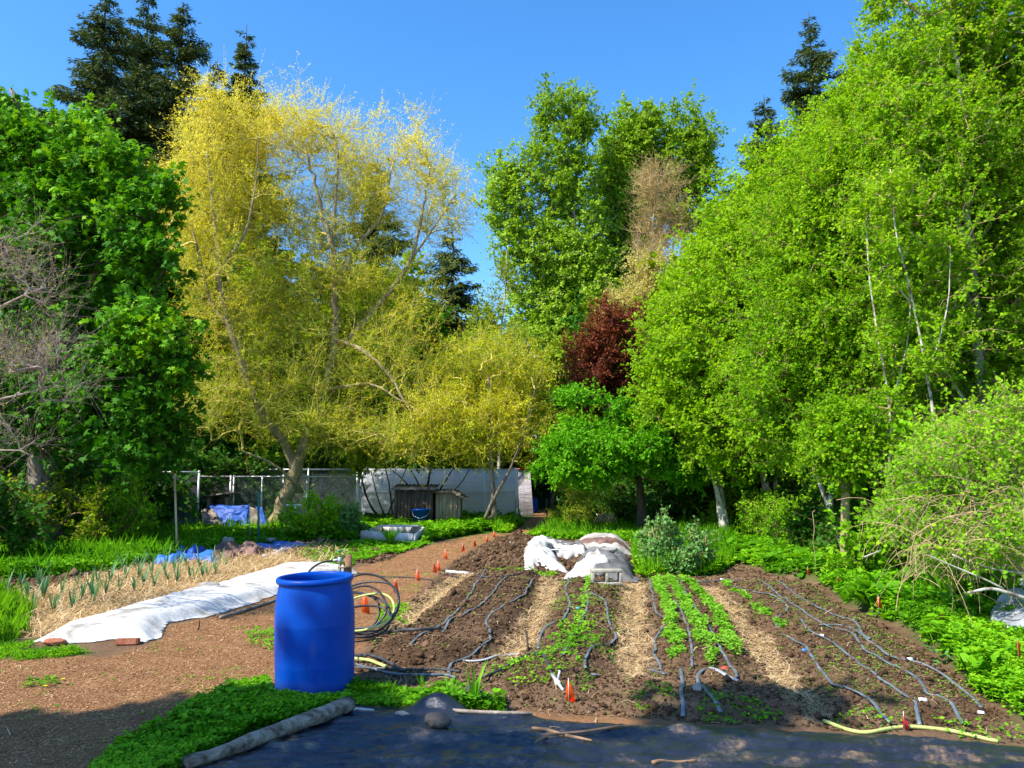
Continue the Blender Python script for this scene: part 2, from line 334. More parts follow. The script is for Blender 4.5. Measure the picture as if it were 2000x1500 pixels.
# ------------------------------------------------------------------ ground sheet
def build_ground():
    iy = np.linspace(1 / 3.4, 1 / 60, 640)
    ys = np.concatenate([[-200, -80, -40, -20, -10, -5, -2, 0, 1.5, 2.5, 3.0], 1 / iy, [70, 90, 130, 200, 350, 700, 1500]])
    us = np.concatenate([[-20, -8, -4, -2, -1.3, -1.0, -.85], np.linspace(-.76, .76, 860), [.85, 1.0, 1.3, 2, 4, 8, 20]])
    s = np.where(ys < 3.4, np.maximum(3.4, -ys), ys)
    Y, U = np.meshgrid(ys, us, indexing='ij'); X = U * s[:, None]
    Z = np.zeros_like(X); ok = (Y > 0) & (Y < 90) & (np.abs(X) < 80)
    Z[ok] = H(X[ok], Y[ok])
    ny, nx = X.shape
    i = np.arange(ny - 1)[:, None] * nx + np.arange(nx - 1)
    me = mesh('ground', np.stack([X, Y, Z], -1), np.stack([i, i + 1, i + 1 + nx, i + nx], -1).reshape(-1, 4), ground_material(), True)
    x = X.ravel(); y = Y.ravel()
    wob = 0.16 * fbm(x * 3, y * 3, 77, 4)
    def S(P_, s_=.12, k=1): return sm(-s_, s_, sdf(P_, x, y) + wob * k)
    soil = np.maximum.reduce([S(BED1), S(BED2), S(BED3), S(BED4) * .75, S(BED5), S(DSOIL), S(BED6)])
    dry = np.maximum.reduce([S(SOILALL), S(SOILB), S(COVERBED)]) ; dry = np.maximum(dry, S(MOUND))
    soil = np.clip(soil, 0, 1) * (1 - .5 * sm(-.1, .35, fbm(x * 1.3, y * 1.3, 8, 3)))
    straw = np.maximum.reduce([S(p, .15) for p in STRAW]) * np.clip(.75 + .9 * fbm(x * 4, y * 4, 55, 3), 0, 1)
    chips = np.maximum(S(PATH), S(PATH2)); chips = np.clip(chips - soil, 0, 1)
    green = np.maximum.reduce([S(g) for g in (GREEN_R, GREEN_M, GREEN_S, GREEN_L, GREEN_LN, GREEN_B)]); green = np.maximum(green, (y > 22) * 1.0)
    for k, v in (('z_soil', soil), ('z_dry', dry), ('z_straw', straw), ('z_chips', chips), ('z_green', green)):
        a = me.attributes.new(k, 'FLOAT', 'POINT'); a.data.foreach_set('value', np.clip(v, 0, 1).astype(np.float32))
    add('ground', me, kind='structure')
build_ground()
# ------------------------------------------------------------------ leaves, twigs and trees
def rdir(n, up=0.0):
    v = R.normal(size=(n, 3)); v[:, 2] += up; return nrm(v)
LSHAPE = {  # outline in (along, across, lift)
    'diamond': np.array([[0, 0, 0], [.45, .32, .06], [1, 0, -.05], [.45, -.32, .06]]),
    'oval': np.array([[0, 0, 0], [.3, .36, .07], [.75, .30, .05], [1, 0, -.06], [.75, -.30, .05], [.3, -.36, .07]]),
    'narrow': np.array([[0, 0, 0], [.4, .13, .03], [1, 0, -.05], [.4, -.13, .03]]),
    'maple': np.array([[0, 0, 0], [.08, .30, 0], [.30, .55, -.06], [.36, .22, .03], [.78, .46, -.05], [.66, .12, .03], [1.05, 0, -.06],
                       [.66, -.12, .03], [.78, -.46, -.05], [.36, -.22, .03], [.30, -.55, -.06], [.08, -.30, 0]]),
    'spray': np.array([[0, 0, 0], [.3, .14, 0], [1, 0, -.1], [.3, -.14, 0]])}
def leaves(P, axis, nor, size, shape):
    """P (N,3) leaf bases; axis/nor directions; size (N,)"""
    S = LSHAPE[shape]; k = len(S); N = len(P)
    a = nrm(axis); b = nrm(np.cross(nor, a)); c = np.cross(a, b)
    V = P[:, None] + size[:, None, None] * (S[None, :, 0:1] * a[:, None] + S[None, :, 1:2] * b[:, None] + S[None, :, 2:3] * c[:, None])
    return V.reshape(-1, 3), (np.arange(N)[:, None] * k + np.arange(k))
def blob_world(bl):
    px, py, rx, ry, d, rz = bl[:6]
    return W(px, py, d), np.array([rx * d / F, rz, ry * d / F])
def attract(blobs, n, sg=.2):
    """clumped attractor points in ellipsoids; blobs = (centre, radii, weight, tint)"""
    wts = np.array([b[1].prod() ** (2 / 3) * b[2] for b in blobs]); wts /= wts.sum()
    pts = []; tint = []
    for (c, r, _, tn), w_ in zip(blobs, wts):
        m = max(4, int(n * w_)); ncl = max(2, m // 7)
        cl = rdir(ncl) * (R.random((ncl, 1)) ** .45) * .92
        p = cl[R.integers(0, ncl, m)] + R.normal(size=(m, 3)) * [sg, sg, sg * 1.25]
        pts.append(c + p * r); tint.append(np.full(m, tn))
    return np.vstack(pts), np.concatenate(tint)
def grow(limbs, A, up=0.6, sag=0.08, seg=3):
    """limbs: list of (pts (k,3), r0, r1); A attractors. returns chains (N,seg+1,3), radii, twig count"""
    P = []; par = []; lr = []
    for li, (pts, r0, r1) in enumerate(limbs):
        q = smooth_path(pts, .35); rr = np.linspace(r0, r1, len(q))
        base = -1
        if li: base = int(np.argmin(np.linalg.norm(np.array(P) - q[0], axis=1)))
        for j in range(len(q)):
            par.append(base if j == 0 else len(P) - 1); P.append(q[j]); lr.append(rr[j])
    n0 = len(P)
    cap = n0 + len(A) * seg; PP = np.zeros((cap, 3)); PP[:n0] = P; par = par + [0] * (cap - n0); n = n0
    L0 = np.array(P); dd = np.min(np.linalg.norm(A[:, None] - L0[None], axis=2), axis=1)
    order = np.argsort(dd); ch = np.zeros((len(A), seg + 1, 3)); idx = np.zeros((len(A), seg + 1), int)
    for k, ai in enumerate(order):
        a = A[ai]; v = a - PP[:n]; d = np.linalg.norm(v, axis=1) + 1e-6
        cost = d * (1 + up * np.clip(-v[:, 2] / d, 0, 1)); 
        b = int(np.argmin(cost)); p = PP[b]; L = d[b]
        t = (np.arange(1, seg + 1) / seg)[:, None]
        q = p + (a - p) * t + R.normal(size=(seg, 3)) * .06 * L * np.sin(PI * np.clip(t, 0, .9)) + np.array([0, 0, sag * L]) * np.sin(PI * t)
        ch[k, 0] = p; ch[k, 1:] = q; idx[k, 0] = b
        for j in range(seg):
            PP[n] = q[j]; par[n] = b if j == 0 else n - 1; idx[k, j + 1] = n; n += 1
    wgt = np.zeros(n)
    for k in range(len(A)): wgt[idx[k, -1]] += 1
    for j in range(n - 1, 0, -1):
        if par[j] >= 0: wgt[par[j]] += wgt[j]
    return ch, idx, wgt, order
def make_tree(name, label, cat, limbs_px, blobs_px, n, leafspec, bark, twigm, group=None, d=None, tipr=.006, twig=(5, .5, 0.0), up=.6, sag=.08,
              twig_r=.003, root=None, world=False, maxr=.09):
    """leafspec = (material, shape, size, per_twig, droop) or None"""
    limbs = []
    for pts, r0, r1 in limbs_px:
        limbs.append((np.array(pts, float) if world else np.array([W(*p) if len(p) == 3 else W(p[0], p[1], d) for p in pts]), r0, r1))
    for li in range(1, len(limbs)):     # every limb starts on an earlier one
        prev = np.vstack([smooth_path(l[0], .1) for l in limbs[:li]]); p0 = limbs[li][0][0]; dd = np.linalg.norm(prev - p0, axis=1)
        if dd.min() > .03: limbs[li] = (np.vstack([prev[dd.argmin()], limbs[li][0]] if dd.min() > .25 else [prev[dd.argmin()], limbs[li][0][1:]]), limbs[li][1], limbs[li][2])
    blobs = []
    for b in blobs_px:
        if world: blobs.append((np.array(b[0], float), np.array(b[1], float), b[2] if len(b) > 2 else 1, b[3] if len(b) > 3 else .5))
        else:
            rx_, dd_, rz_ = b[2], (b[4] if len(b) > 4 and b[4] else d), (b[5] if len(b) > 5 and b[5] else None)
            if name == 'willow_tree': dd_ += .9
            c = W(b[0], b[1], dd_); r = np.array([b[2] * dd_ / F, 0, b[3] * dd_ / F]) * {'cottonwood_tree': 1.3, 'budding_tree': 1.25, 'plum_tree': 1.12}.get(name, 1.0); r[1] = rz_ or max(r[0], r[2]) * 1.1
            blobs.append((c, r, b[6] if len(b) > 6 else 1, b[7] if len(b) > 7 else .5))
    A, tn = attract(blobs, n, {'alder_tree': .40, 'cottonwood_tree': .30, 'willow_tree': .30, 'maple_tree': .26, 'bramble_thicket': .32}.get(name, .2))
    A[:, 2] = np.maximum(A[:, 2], .12)
    ch, idx, wgt, order = grow(limbs, A, up, sag)
    tn = tn[order]
    rt = thing(name, limbs[0][0][0], label, cat, group); maxr = min(maxr, .045 if name == 'willow_tree' else .07)
    mb = MB()
    for pts, r0, r1 in limbs:
        q = smooth_path(pts, .25); m_ = len(q)
        rr = np.linspace(r0, r1, m_) * (1 + .12 * R.normal(size=m_).clip(-1.5, 1.5) * .5)
        if r0 == max(l[1] for l in limbs): rr[:3] = rr[:3] * np.array([1.35, 1.18, 1.06])[:len(rr[:3])]
        q = q + R.normal(size=q.shape) * r0 * .12
        mb.tube(q, rr, 9 if r0 > .08 else 6)
    part('trunk', mb.me('trunk', M[bark], True), rt)
    r = np.minimum(tipr * np.maximum(wgt[idx], 1) ** .5, maxr)
    V1, F1 = tubes(ch, r, 4)
    nt, tl, dr = twig
    N = len(ch)
    t = R.random((N, nt)) * .75 + .25
    s_ = t * 3; i0 = np.minimum(s_.astype(int), 2); f = (s_ - i0)[..., None]
    ar = np.arange(N)[:, None]
    B = ch[ar, i0] * (1 - f) + ch[ar, i0 + 1] * f
    cd = nrm(ch[:, -1] - ch[:, 0])[:, None]
    D = nrm(R.normal(size=(N, nt, 3)) * .75 + cd * .7 + np.array([0, 0, .15 - dr]))
    LL = tl * (.5 + R.random((N, nt, 1)))
    E1 = B + D * LL * .5; E2 = E1 + nrm(D + np.array([0, 0, -dr * 1.2]) + R.normal(size=D.shape) * .2) * LL * .5
    TP = np.stack([B, E1, E2], 2).reshape(-1, 3, 3)
    V2, F2 = tubes(TP, np.tile([twig_r, twig_r * .7, twig_r * .3], (len(TP), 1)), 3)
    part('branches', mesh('branches', np.vstack([V1, V2]), np.vstack([F1, F2 + len(V1)]), M[twigm], False), rt)
    if leafspec:
        lm, shp, size, per, droop = leafspec
        nT = len(TP); u = R.random((nT, per)) * .95 + .05
        g = (u[..., None]) * 2; P0 = np.where(g < 1, TP[:, None, 0] * (1 - g) + TP[:, None, 1] * g, TP[:, None, 1] * (2 - g) + TP[:, None, 2] * (g - 1))
        P0 = P0.reshape(-1, 3) + R.normal(size=(nT * per, 3)) * size * .25
        ax = nrm(R.normal(size=P0.shape) + np.repeat(nrm(TP[:, 2] - TP[:, 0]), per, 0) * .8 + np.array([0, 0, -droop]))
        no = nrm(R.normal(size=P0.shape) * .6 + np.array([0, 0, 1.0]) + np.array([SUN_H[0], SUN_H[1], 0]) * .35)
        sz = size * (.55 + .75 * R.random(len(P0)))
        V, Fc = leaves(P0, ax, no, sz, shp)
        if shp == 'maple': V = V + R.normal(size=V.shape) * size * .06
        clump = np.repeat(R.normal(size=nT // nt) * .14, nt * per)
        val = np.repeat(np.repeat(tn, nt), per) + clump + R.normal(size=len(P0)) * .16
        part('crown', mesh('crown', V, Fc, M[lm], False, {'rnd': np.clip(val, 0.02, .98)}), rt)
    return rt
# ------------------------------------------------------------------ the trees that can be told apart
def conifer(name, label, top, d, spread_px, droop=.25, dens=1.0, seed=1, lowpx=900, group=None, lean=0.0):
    """top = photo pixel of the tip, spread_px = half width at the lowest visible part"""
    tip = W(top[0], top[1], d); Hh = tip[2]; Rb = spread_px * d / F
    base = np.array([tip[0] - lean, d, 0.0]); rt = thing(name, base, label, 'tree', group)
    r = np.random.default_rng(seed)
    zs = np.linspace(0, 1, 14)[:, None]; trunk = base + (tip - base) * zs + r.normal(size=(14, 3)) * [.04, .04, 0]
    mb = MB(); mb.tube(trunk, np.linspace(Rb * .09 + .12, .03, 14), 8); part('trunk', mb.me('trunk', M['bark_dark'], True), rt)
    n = int(Hh * 20 * dens); Rb *= 1.95; t = np.sort(r.random(n) ** .8) * .985 + .01     # 0 = tip
    zone = (d / F)
    L = Rb * np.clip(t * 1.5, 0, 1) ** .92 * (.5 + .75 * r.random(n)) * (1 + .3 * np.sin(t * 37 + seed)) + .25
    az = r.random(n) * 2 * PI
    keep = tip[2] * (1 - t) > 2.0; t, L, az = t[keep], L[keep], az[keep]; n = len(t)
    O = tip + (base - tip) * t[:, None]
    slope = .25 - .55 * t - droop
    dh = np.stack([np.cos(az), np.sin(az), slope], 1)
    K = 5; s = np.linspace(0, 1, K)
    P = O[:, None] + dh[:, None] * L[:, None, None] * s[None, :, None]; P[:, :, 2] += (L[:, None] * .16 * (s ** 2)[None])
    V1, F1 = tubes(P, np.outer(.02 + L * .012, np.linspace(1, .25, K)), 4)
    part('branches', mesh('branches', V1, F1, M['bark_dark']), rt)
    m = np.maximum((L / (.065)).astype(int), 4) * 4; m = (m * dens).astype(int); ii = np.repeat(np.arange(n), m)
    u = r.random(len(ii)) ** .7; g = u * (K - 1); i0 = np.minimum(g.astype(int), K - 2); f = (g - i0)[:, None]
    B = P[ii, i0] * (1 - f) + P[ii, i0 + 1] * f
    side = nrm(np.stack([-dh[ii, 1], dh[ii, 0], np.zeros(len(ii))], 1)) * r.choice([-1, 1], len(ii))[:, None]
    ax = nrm(side * (.9 - .3 * u[:, None]) + dh[ii] * .8 + r.normal(size=B.shape) * .35 + [0, 0, -.35])
    B = B + side * L[ii, None] * .16 * r.random((len(ii), 1)) + r.normal(size=B.shape) * .07
    sz = (.22 + .26 * r.random(len(ii))) * (.7 + .5 * np.clip(L[ii] / Rb, 0, 1)) * d / 55
    V, Fc = leaves(B, ax, nrm(r.normal(size=B.shape) * .6 + [0, 0, 1]), sz * 1.15, 'narrow')
    part('crown', mesh('crown', V, Fc, M['lf_conifer'], False, {'rnd': np.clip(.35 + .35 * u + r.normal(size=len(u)) * .18 - .1, 0, 1)}), rt)
    return rt
cg = 'tall conifers rising behind the broadleaf trees'
conifer('conifer_tree', 'broad dark conifer, leftmost of the upper left cluster, tip cut by the frame', (212, -40), 52, 95, seed=3, group=cg)
conifer('conifer_tree', 'dark conifer standing in the middle of the upper left cluster, partly hidden by its neighbours', (292, -30), 58, 75, seed=4, group=cg)
conifer('conifer_tree', 'dark conifer right of the upper left cluster with long boughs', (360, 5), 54, 95, seed=5, group=cg)
conifer('conifer_tree', 'low dark conifer just behind the top of the yellow willow', (425, 118), 60, 66, seed=6, group=cg)
conifer('conifer_tree', 'slender conifer standing apart right of the cluster above the yellow willow', (482, 48), 62, 66, seed=7, group=cg)
conifer('conifer_tree', 'dark conifer behind the right edge of the willow beside the central sky gap', (884, 445), 42, 62, seed=8, group=cg, dens=1.3)
conifer('conifer_tree', 'dark conifer glimpsed through the top of the willow crown', (735, 310), 50, 60, seed=12, group=cg)
conifer('conifer_tree', 'tallest conifer at the upper right with an open ragged top', (1580, 22), 60, 78, seed=9, group=cg, dens=.9)
conifer('conifer_tree', 'shorter dense conifer left of the tallest one at the upper right', (1492, 186), 56, 80, seed=10, group=cg)
conifer('conifer_tree', 'dark conifer top half hidden behind the green alder slope', (1648, 130), 64, 70, seed=13, group=cg)

make_tree('willow_tree', 'large yellow green willow with a leaning forked trunk in front of the chain link fence', 'tree',
  [([(540,1035,27),(552,985,27),(572,935,27),(590,880,27.0),(615,820,27.3),(640,750,27.5),(652,680,27.5),(655,590,27.4),(650,500,27),(625,400,26.8),(600,300,26.6)], .25, .04),
   ([(575,925,27),(560,870,26.8),(520,820,26.4),(488,760,26),(470,700,25.8),(448,640,25.6),(430,560,25.5),(424,480,25.4),(415,390,25.5),(405,300,25.5)], .16, .04),
   ([(448,640,25.6),(412,590,25.4),(395,520,25.2),(372,430,25)], .07, .025),
   ([(430,530,25.5),(480,450,25.8),(500,350,26),(505,270,26)], .06, .02),
   ([(655,590,27.4),(690,490,27.8),(745,420,28),(765,330,28)], .09, .03),
   ([(650,500,27),(655,400,27),(660,300,27.2),(640,230,27.3)], .07, .02),
   ([(652,690,27.5),(700,640,27.8),(760,570,28),(800,510,28.2),(822,430,28.3),(840,330,28.3)], .13, .03),
   ([(800,510,28.2),(850,440,28.4),(890,380,28.6)], .06, .02),
   ([(655,665,27.4),(700,680,26.8),(745,715,26.3),(780,765,26),(815,830,25.8)], .09, .02),
   ([(590,960,27),(550,920,26.5),(510,895,26.2),(470,880,26)], .08, .03),
   ([(655,760,27),(720,750,26.6),(780,780,26.3),(830,810,26)], .07, .02),
   ([(615,820,27.3),(680,840,26.5),(740,850,26),(790,870,26)], .06, .02)],
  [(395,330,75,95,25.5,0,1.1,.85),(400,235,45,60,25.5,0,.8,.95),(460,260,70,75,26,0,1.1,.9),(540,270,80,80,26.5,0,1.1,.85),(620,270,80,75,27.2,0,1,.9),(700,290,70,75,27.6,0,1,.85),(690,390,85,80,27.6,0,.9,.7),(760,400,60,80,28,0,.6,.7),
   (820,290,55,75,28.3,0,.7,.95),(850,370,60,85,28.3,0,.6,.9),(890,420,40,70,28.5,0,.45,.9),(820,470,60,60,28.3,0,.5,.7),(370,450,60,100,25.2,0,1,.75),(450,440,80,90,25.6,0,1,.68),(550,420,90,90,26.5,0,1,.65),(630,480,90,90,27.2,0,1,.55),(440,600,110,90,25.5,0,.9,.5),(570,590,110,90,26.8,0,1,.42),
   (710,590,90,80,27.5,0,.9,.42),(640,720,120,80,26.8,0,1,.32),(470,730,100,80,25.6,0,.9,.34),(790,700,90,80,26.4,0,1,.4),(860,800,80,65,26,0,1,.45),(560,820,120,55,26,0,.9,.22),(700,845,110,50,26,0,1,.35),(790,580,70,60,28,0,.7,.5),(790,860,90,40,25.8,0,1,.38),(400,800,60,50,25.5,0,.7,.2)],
  3300, ('lf_willow', 'narrow', .10, 10, .1), 'bark_willow', 'twig_gold', tipr=.006, twig=(6, .8, -.12), up=.8, twig_r=.0048)
make_tree('willow_tree', 'smaller yellow green tree with a V shaped trunk in front of the plastic tunnel', 'tree',
  [([(966,1012,26),(962,960,26),(960,900,26),(958,830,26),(955,740,26)], .09, .03), ([(948,1010,26),(975,955,25.8),(1003,900,25.6),(1030,820,25.5),(1045,760,25.5)], .07, .02),
   ([(958,830,26),(910,790,25.8),(860,770,25.6)], .04, .015)],
  [(965,700,75,60,26,1.6,.8,.35),(1020,750,50,55,25.6,1.4,1,.5),(940,790,75,60,25.6,1.4,1,.5),(1010,830,60,50,25.6,1.4,1,.55),(880,820,70,60,25.4,1.4,1,.45),(900,720,60,50,26,1.4,.8,.3),(945,870,55,28,25.6,1.2,.8,.4)],
  800, ('lf_willow', 'narrow', .10, 12, .3), 'bark_grey', 'twig_gold', twig=(6, .65, .1), twig_r=.004)
make_tree('young_tree', 'thin light green young tree in the sky gap between willow and cottonwoods', 'tree',
  [([(972,1000,36),(976,850,36),(972,700,36),(985,590,36),(992,480,36)], .10, .02)],
  [(988,540,35,60,36,1,.5,.55),(970,630,45,60,36,1.4,.8,.45),(1000,690,55,50,36,1.4,1,.3),(940,700,50,50,36,1.4,1,.3)],
  230, ('lf_willow_g', 'diamond', .12, 8, .2), 'bark_pale', 'twig_tan', twig=(5, .6, .1))
make_tree('cottonwood_tree', 'tallest cottonwood left of centre with a pale trunk and olive top', 'tree',
  [([(1118,960,50),(1112,760,50),(1118,600,50),(1122,480,50),(1118,380,50),(1105,260,50),(1095,190,50)], .32, .04),
   ([(1118,600,50),(1070,500,49.5),(1030,420,49),(1000,350,49)], .14, .03), ([(1118,520,50),(1150,440,50.3),(1165,380,50.5)], .1, .03)],
  [(1092,215,36,38,50,1.6,.9,.2),(1128,235,28,45,50.3,1.6,.8,.25),(1095,300,45,50,50,1.8,1,.25),(1110,370,50,45,50,1.8,1,.35),(1020,345,40,40,49,1.6,.8,.45),(985,345,25,30,49,1.2,.7,.45),(995,420,45,50,49,1.8,.8,.55),(1060,430,50,50,49.5,1.8,.8,.5),
   (1010,480,45,35,49,1.6,.6,.5),(1090,510,70,60,49.5,2,1,.5),(1060,590,60,60,49.5,2,1.1,.6),(1120,620,70,70,49,2,1.1,.6),(1075,690,70,60,48.5,2,1.2,.6),(1140,540,60,60,50,2,1,.5)],
  2300, ('lf_poplar', 'oval', .15, 15, .3), 'bark_pale', 'bark_grey', tipr=.012, twig=(4, .7, .1), twig_r=.006)
make_tree('cottonwood_tree', 'round topped green cottonwood with two heads right of the tallest one', 'tree',
  [([(1225,960,54),(1228,700,54),(1235,520,54),(1250,400,54),(1255,240,54)], .32, .04), ([(1235,520,54),(1290,440,54),(1335,350,54.5),(1345,240,55)], .16, .04)],
  [(1245,255,40,38,54,1.8,1.1,.3),(1275,275,38,38,54,1.8,1,.3),(1215,290,40,45,54,1.8,1,.3),(1345,262,32,42,55,1.8,1.1,.25),(1362,320,28,50,55,1.8,1,.25),(1245,330,60,40,54,2,1,.3),(1195,360,40,50,54,2,1,.35),(1325,360,45,40,54.5,2,1,.3),
   (1220,420,60,60,54,2.2,1,.35),(1345,420,30,30,54.5,1.5,.7,.3),(1190,500,60,60,54,2.2,1.1,.35),(1170,580,60,60,54,2.2,1.1,.4),(1240,500,50,60,54,2.2,.9,.35)],
  2300, ('lf_poplar', 'oval', .17, 14, .3), 'bark_pale', 'bark_grey', tipr=.012, twig=(4, .7, .1), twig_r=.006)
make_tree('budding_tree', 'brown budding nearly leafless tree in front of the cottonwood', 'tree',
  [([(1285,960,42),(1285,700,42),(1282,560,42),(1275,450,42),(1285,350,42)], .18, .02), ([(1282,600,42),(1310,500,42),(1330,400,42)], .09, .02), ([(1285,680,42),(1250,560,42),(1245,450,42)], .09, .02)],
  [(1290,365,42,35,42,1.6,1,.5),(1290,430,55,50,42,1.8,.8,.5),(1300,500,50,50,42,1.8,.6,.5),(1320,450,20,50,42,1,.6,.5)],
  420, ('lf_brown', 'narrow', .10, 6, 0), 'bark_grey', 'twig_tan', tipr=.009, twig=(6, .8, -.3), up=1.2, twig_r=.007)
make_tree('yellow_shrub_tree', 'pale yellow flowering tree above the copper leaved tree', 'tree',
  [([(1250,960,38),(1252,750,38),(1262,640,38),(1270,540,38)], .15, .02), ([(1262,660,38),(1220,600,38)], .06, .02), ([(1262,640,38),(1300,560,38)], .06, .02)],
  [(1270,530,55,45,38,1.6,.8,.6),(1245,590,60,40,38,1.6,.9,.6),(1290,580,40,40,38,1.6,.8,.5),(1200,610,35,30,38,1,.7,.5)],
  330, ('lf_pale', 'diamond', .12, 10, 0), 'bark_grey', 'twig_tan', twig=(5, .6, -.2), up=1, twig_r=.005)
make_tree('plum_tree', 'copper red leaved plum tree behind the bright green apple tree', 'tree',
  [([(1195,1000,33),(1195,860,33),(1190,740,33),(1185,640,33)], .14, .02), ([(1195,820,33),(1145,740,33),(1120,690,33)], .07, .02), ([(1195,820,33),(1245,750,33)], .07, .02)],
  [(1190,640,45,42,33,1.4,1,.5),(1155,690,55,45,33,1.5,1,.5),(1215,690,60,50,33,1.5,1,.5),(1190,750,80,42,33,1.6,1,.5),(1135,780,40,25,33,1,.9,.4),(1260,750,45,35,33,1.3,.9,.4),(1265,630,35,25,33.5,1,.5,.6)],
  560, ('lf_red', 'diamond', .115, 12, 0), 'bark_dark', 'bark_dark', twig=(5, .5, -.1), up=.9, twig_r=.005)
make_tree('apple_tree', 'low spreading bright green apple tree with a dark twisted trunk', 'tree',
  [([(1256,1035,24),(1252,990,24),(1250,945,24),(1238,915,24),(1215,880,24)], .15, .05), ([(1250,945,24),(1195,905,23.6),(1140,880,23.4),(1090,880,23.2)], .08, .02),
   ([(1250,945,24),(1290,905,23.8),(1340,885,23.5)], .08, .02), ([(1240,920,24),(1250,860,24.3),(1230,820,24.5)], .07, .02)],
  [(1150,835,60,20,23.8,1.4,1.1,.6),(1230,812,65,22,24.3,1.4,1.1,.55),(1310,840,55,20,24,1.4,1,.55),(1100,872,50,22,23.4,1.2,1.1,.6),(1180,872,70,22,23.2,1.3,1.1,.5),(1260,868,60,20,23.2,1.3,1.1,.5),(1335,885,55,25,23.4,1.3,1,.45),(1080,908,45,20,23,1,1,.6),(1150,915,55,20,23,1,1,.5),(1350,925,40,22,23,1,.8,.4),(1140,770,45,20,24.5,1,.8,.6),(1215,915,50,15,23,1,.8,.4),(1290,915,50,16,23,1,.7,.4)],
  620, ('lf_apple', 'diamond', .10, 15, .3), 'bark_dark', 'bark_dark', twig=(5, .4, .15), up=.4)
# the maple at the left and the bare shrub before it
make_tree('maple_tree', 'big leafy green maple filling the left edge beneath the conifers', 'tree',
  [([(90,1050,19),(80,900,19),(95,750,19),(90,600,19),(70,450,19),(60,300,19),(20,170,19)], .30, .05), ([(90,700,19),(170,560,18.4),(240,440,18),(290,400,17.8)], .13, .03),
   ([(90,600,19),(120,480,18.6),(160,380,18.4),(170,300,18.3)], .12, .03), ([(95,760,19),(190,720,18),(280,690,17.4),(340,660,17)], .1, .02), ([(90,800,19),(180,800,18),(260,790,17.5)], .09, .02),
   ([(80,480,19),(-20,380,19),(-80,300,19)], .12, .03), ([(90,850,19),(-60,750,19),(-200,650,19)], .12, .03)],
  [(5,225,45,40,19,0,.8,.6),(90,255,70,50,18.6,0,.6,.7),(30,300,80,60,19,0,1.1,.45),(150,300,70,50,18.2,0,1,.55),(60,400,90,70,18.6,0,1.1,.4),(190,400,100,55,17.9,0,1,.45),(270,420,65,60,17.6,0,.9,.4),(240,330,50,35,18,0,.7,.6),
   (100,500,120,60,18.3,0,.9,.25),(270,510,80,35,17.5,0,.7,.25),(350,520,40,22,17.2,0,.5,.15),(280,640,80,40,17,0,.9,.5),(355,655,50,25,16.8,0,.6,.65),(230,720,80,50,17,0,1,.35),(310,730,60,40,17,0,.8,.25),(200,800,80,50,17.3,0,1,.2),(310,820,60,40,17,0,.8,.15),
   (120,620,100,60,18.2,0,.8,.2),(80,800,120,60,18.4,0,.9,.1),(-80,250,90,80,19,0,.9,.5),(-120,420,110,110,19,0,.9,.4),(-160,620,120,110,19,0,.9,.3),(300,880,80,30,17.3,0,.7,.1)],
  1700, ('lf_maple', 'maple', .15, 8, .5), 'bark_grey', 'bark_dark', tipr=.007, twig=(4, .55, .1), twig_r=.005)
make_tree('bare_shrub', 'leafless shrub with pinkish grey twigs leaning in from the left edge', 'shrub',
  [([(-330,1010,10),(-250,850,10),(-130,700,9.6),(0,600,9.2),(90,560,9)], .045, .008), ([(-330,1010,10),(-220,900,10),(-60,800,9.4),(80,760,9)], .04, .008), ([(-330,1010,10),(-280,700,10),(-120,520,9.7),(20,460,9.4)], .045, .008),
   ([(-330,1010,10),(-200,960,9.8),(0,880,9.2),(60,890,9)], .03, .006)],
  [(40,560,100,80,9.2,.9,.9),(30,680,130,70,9,.9,1.1),(20,470,70,60,9.5,.8,.5),(80,740,90,60,9,.7,.7),(0,860,90,60,9.1,.7,.6),(-120,650,110,120,9.5,1,.8)],
  330, ('lf_pale', 'narrow', .035, 2, -.5), 'twig_pink', 'twig_pink', tipr=.0028, twig=(5, .45, -.05), up=1.0, twig_r=.0018, sag=.04)
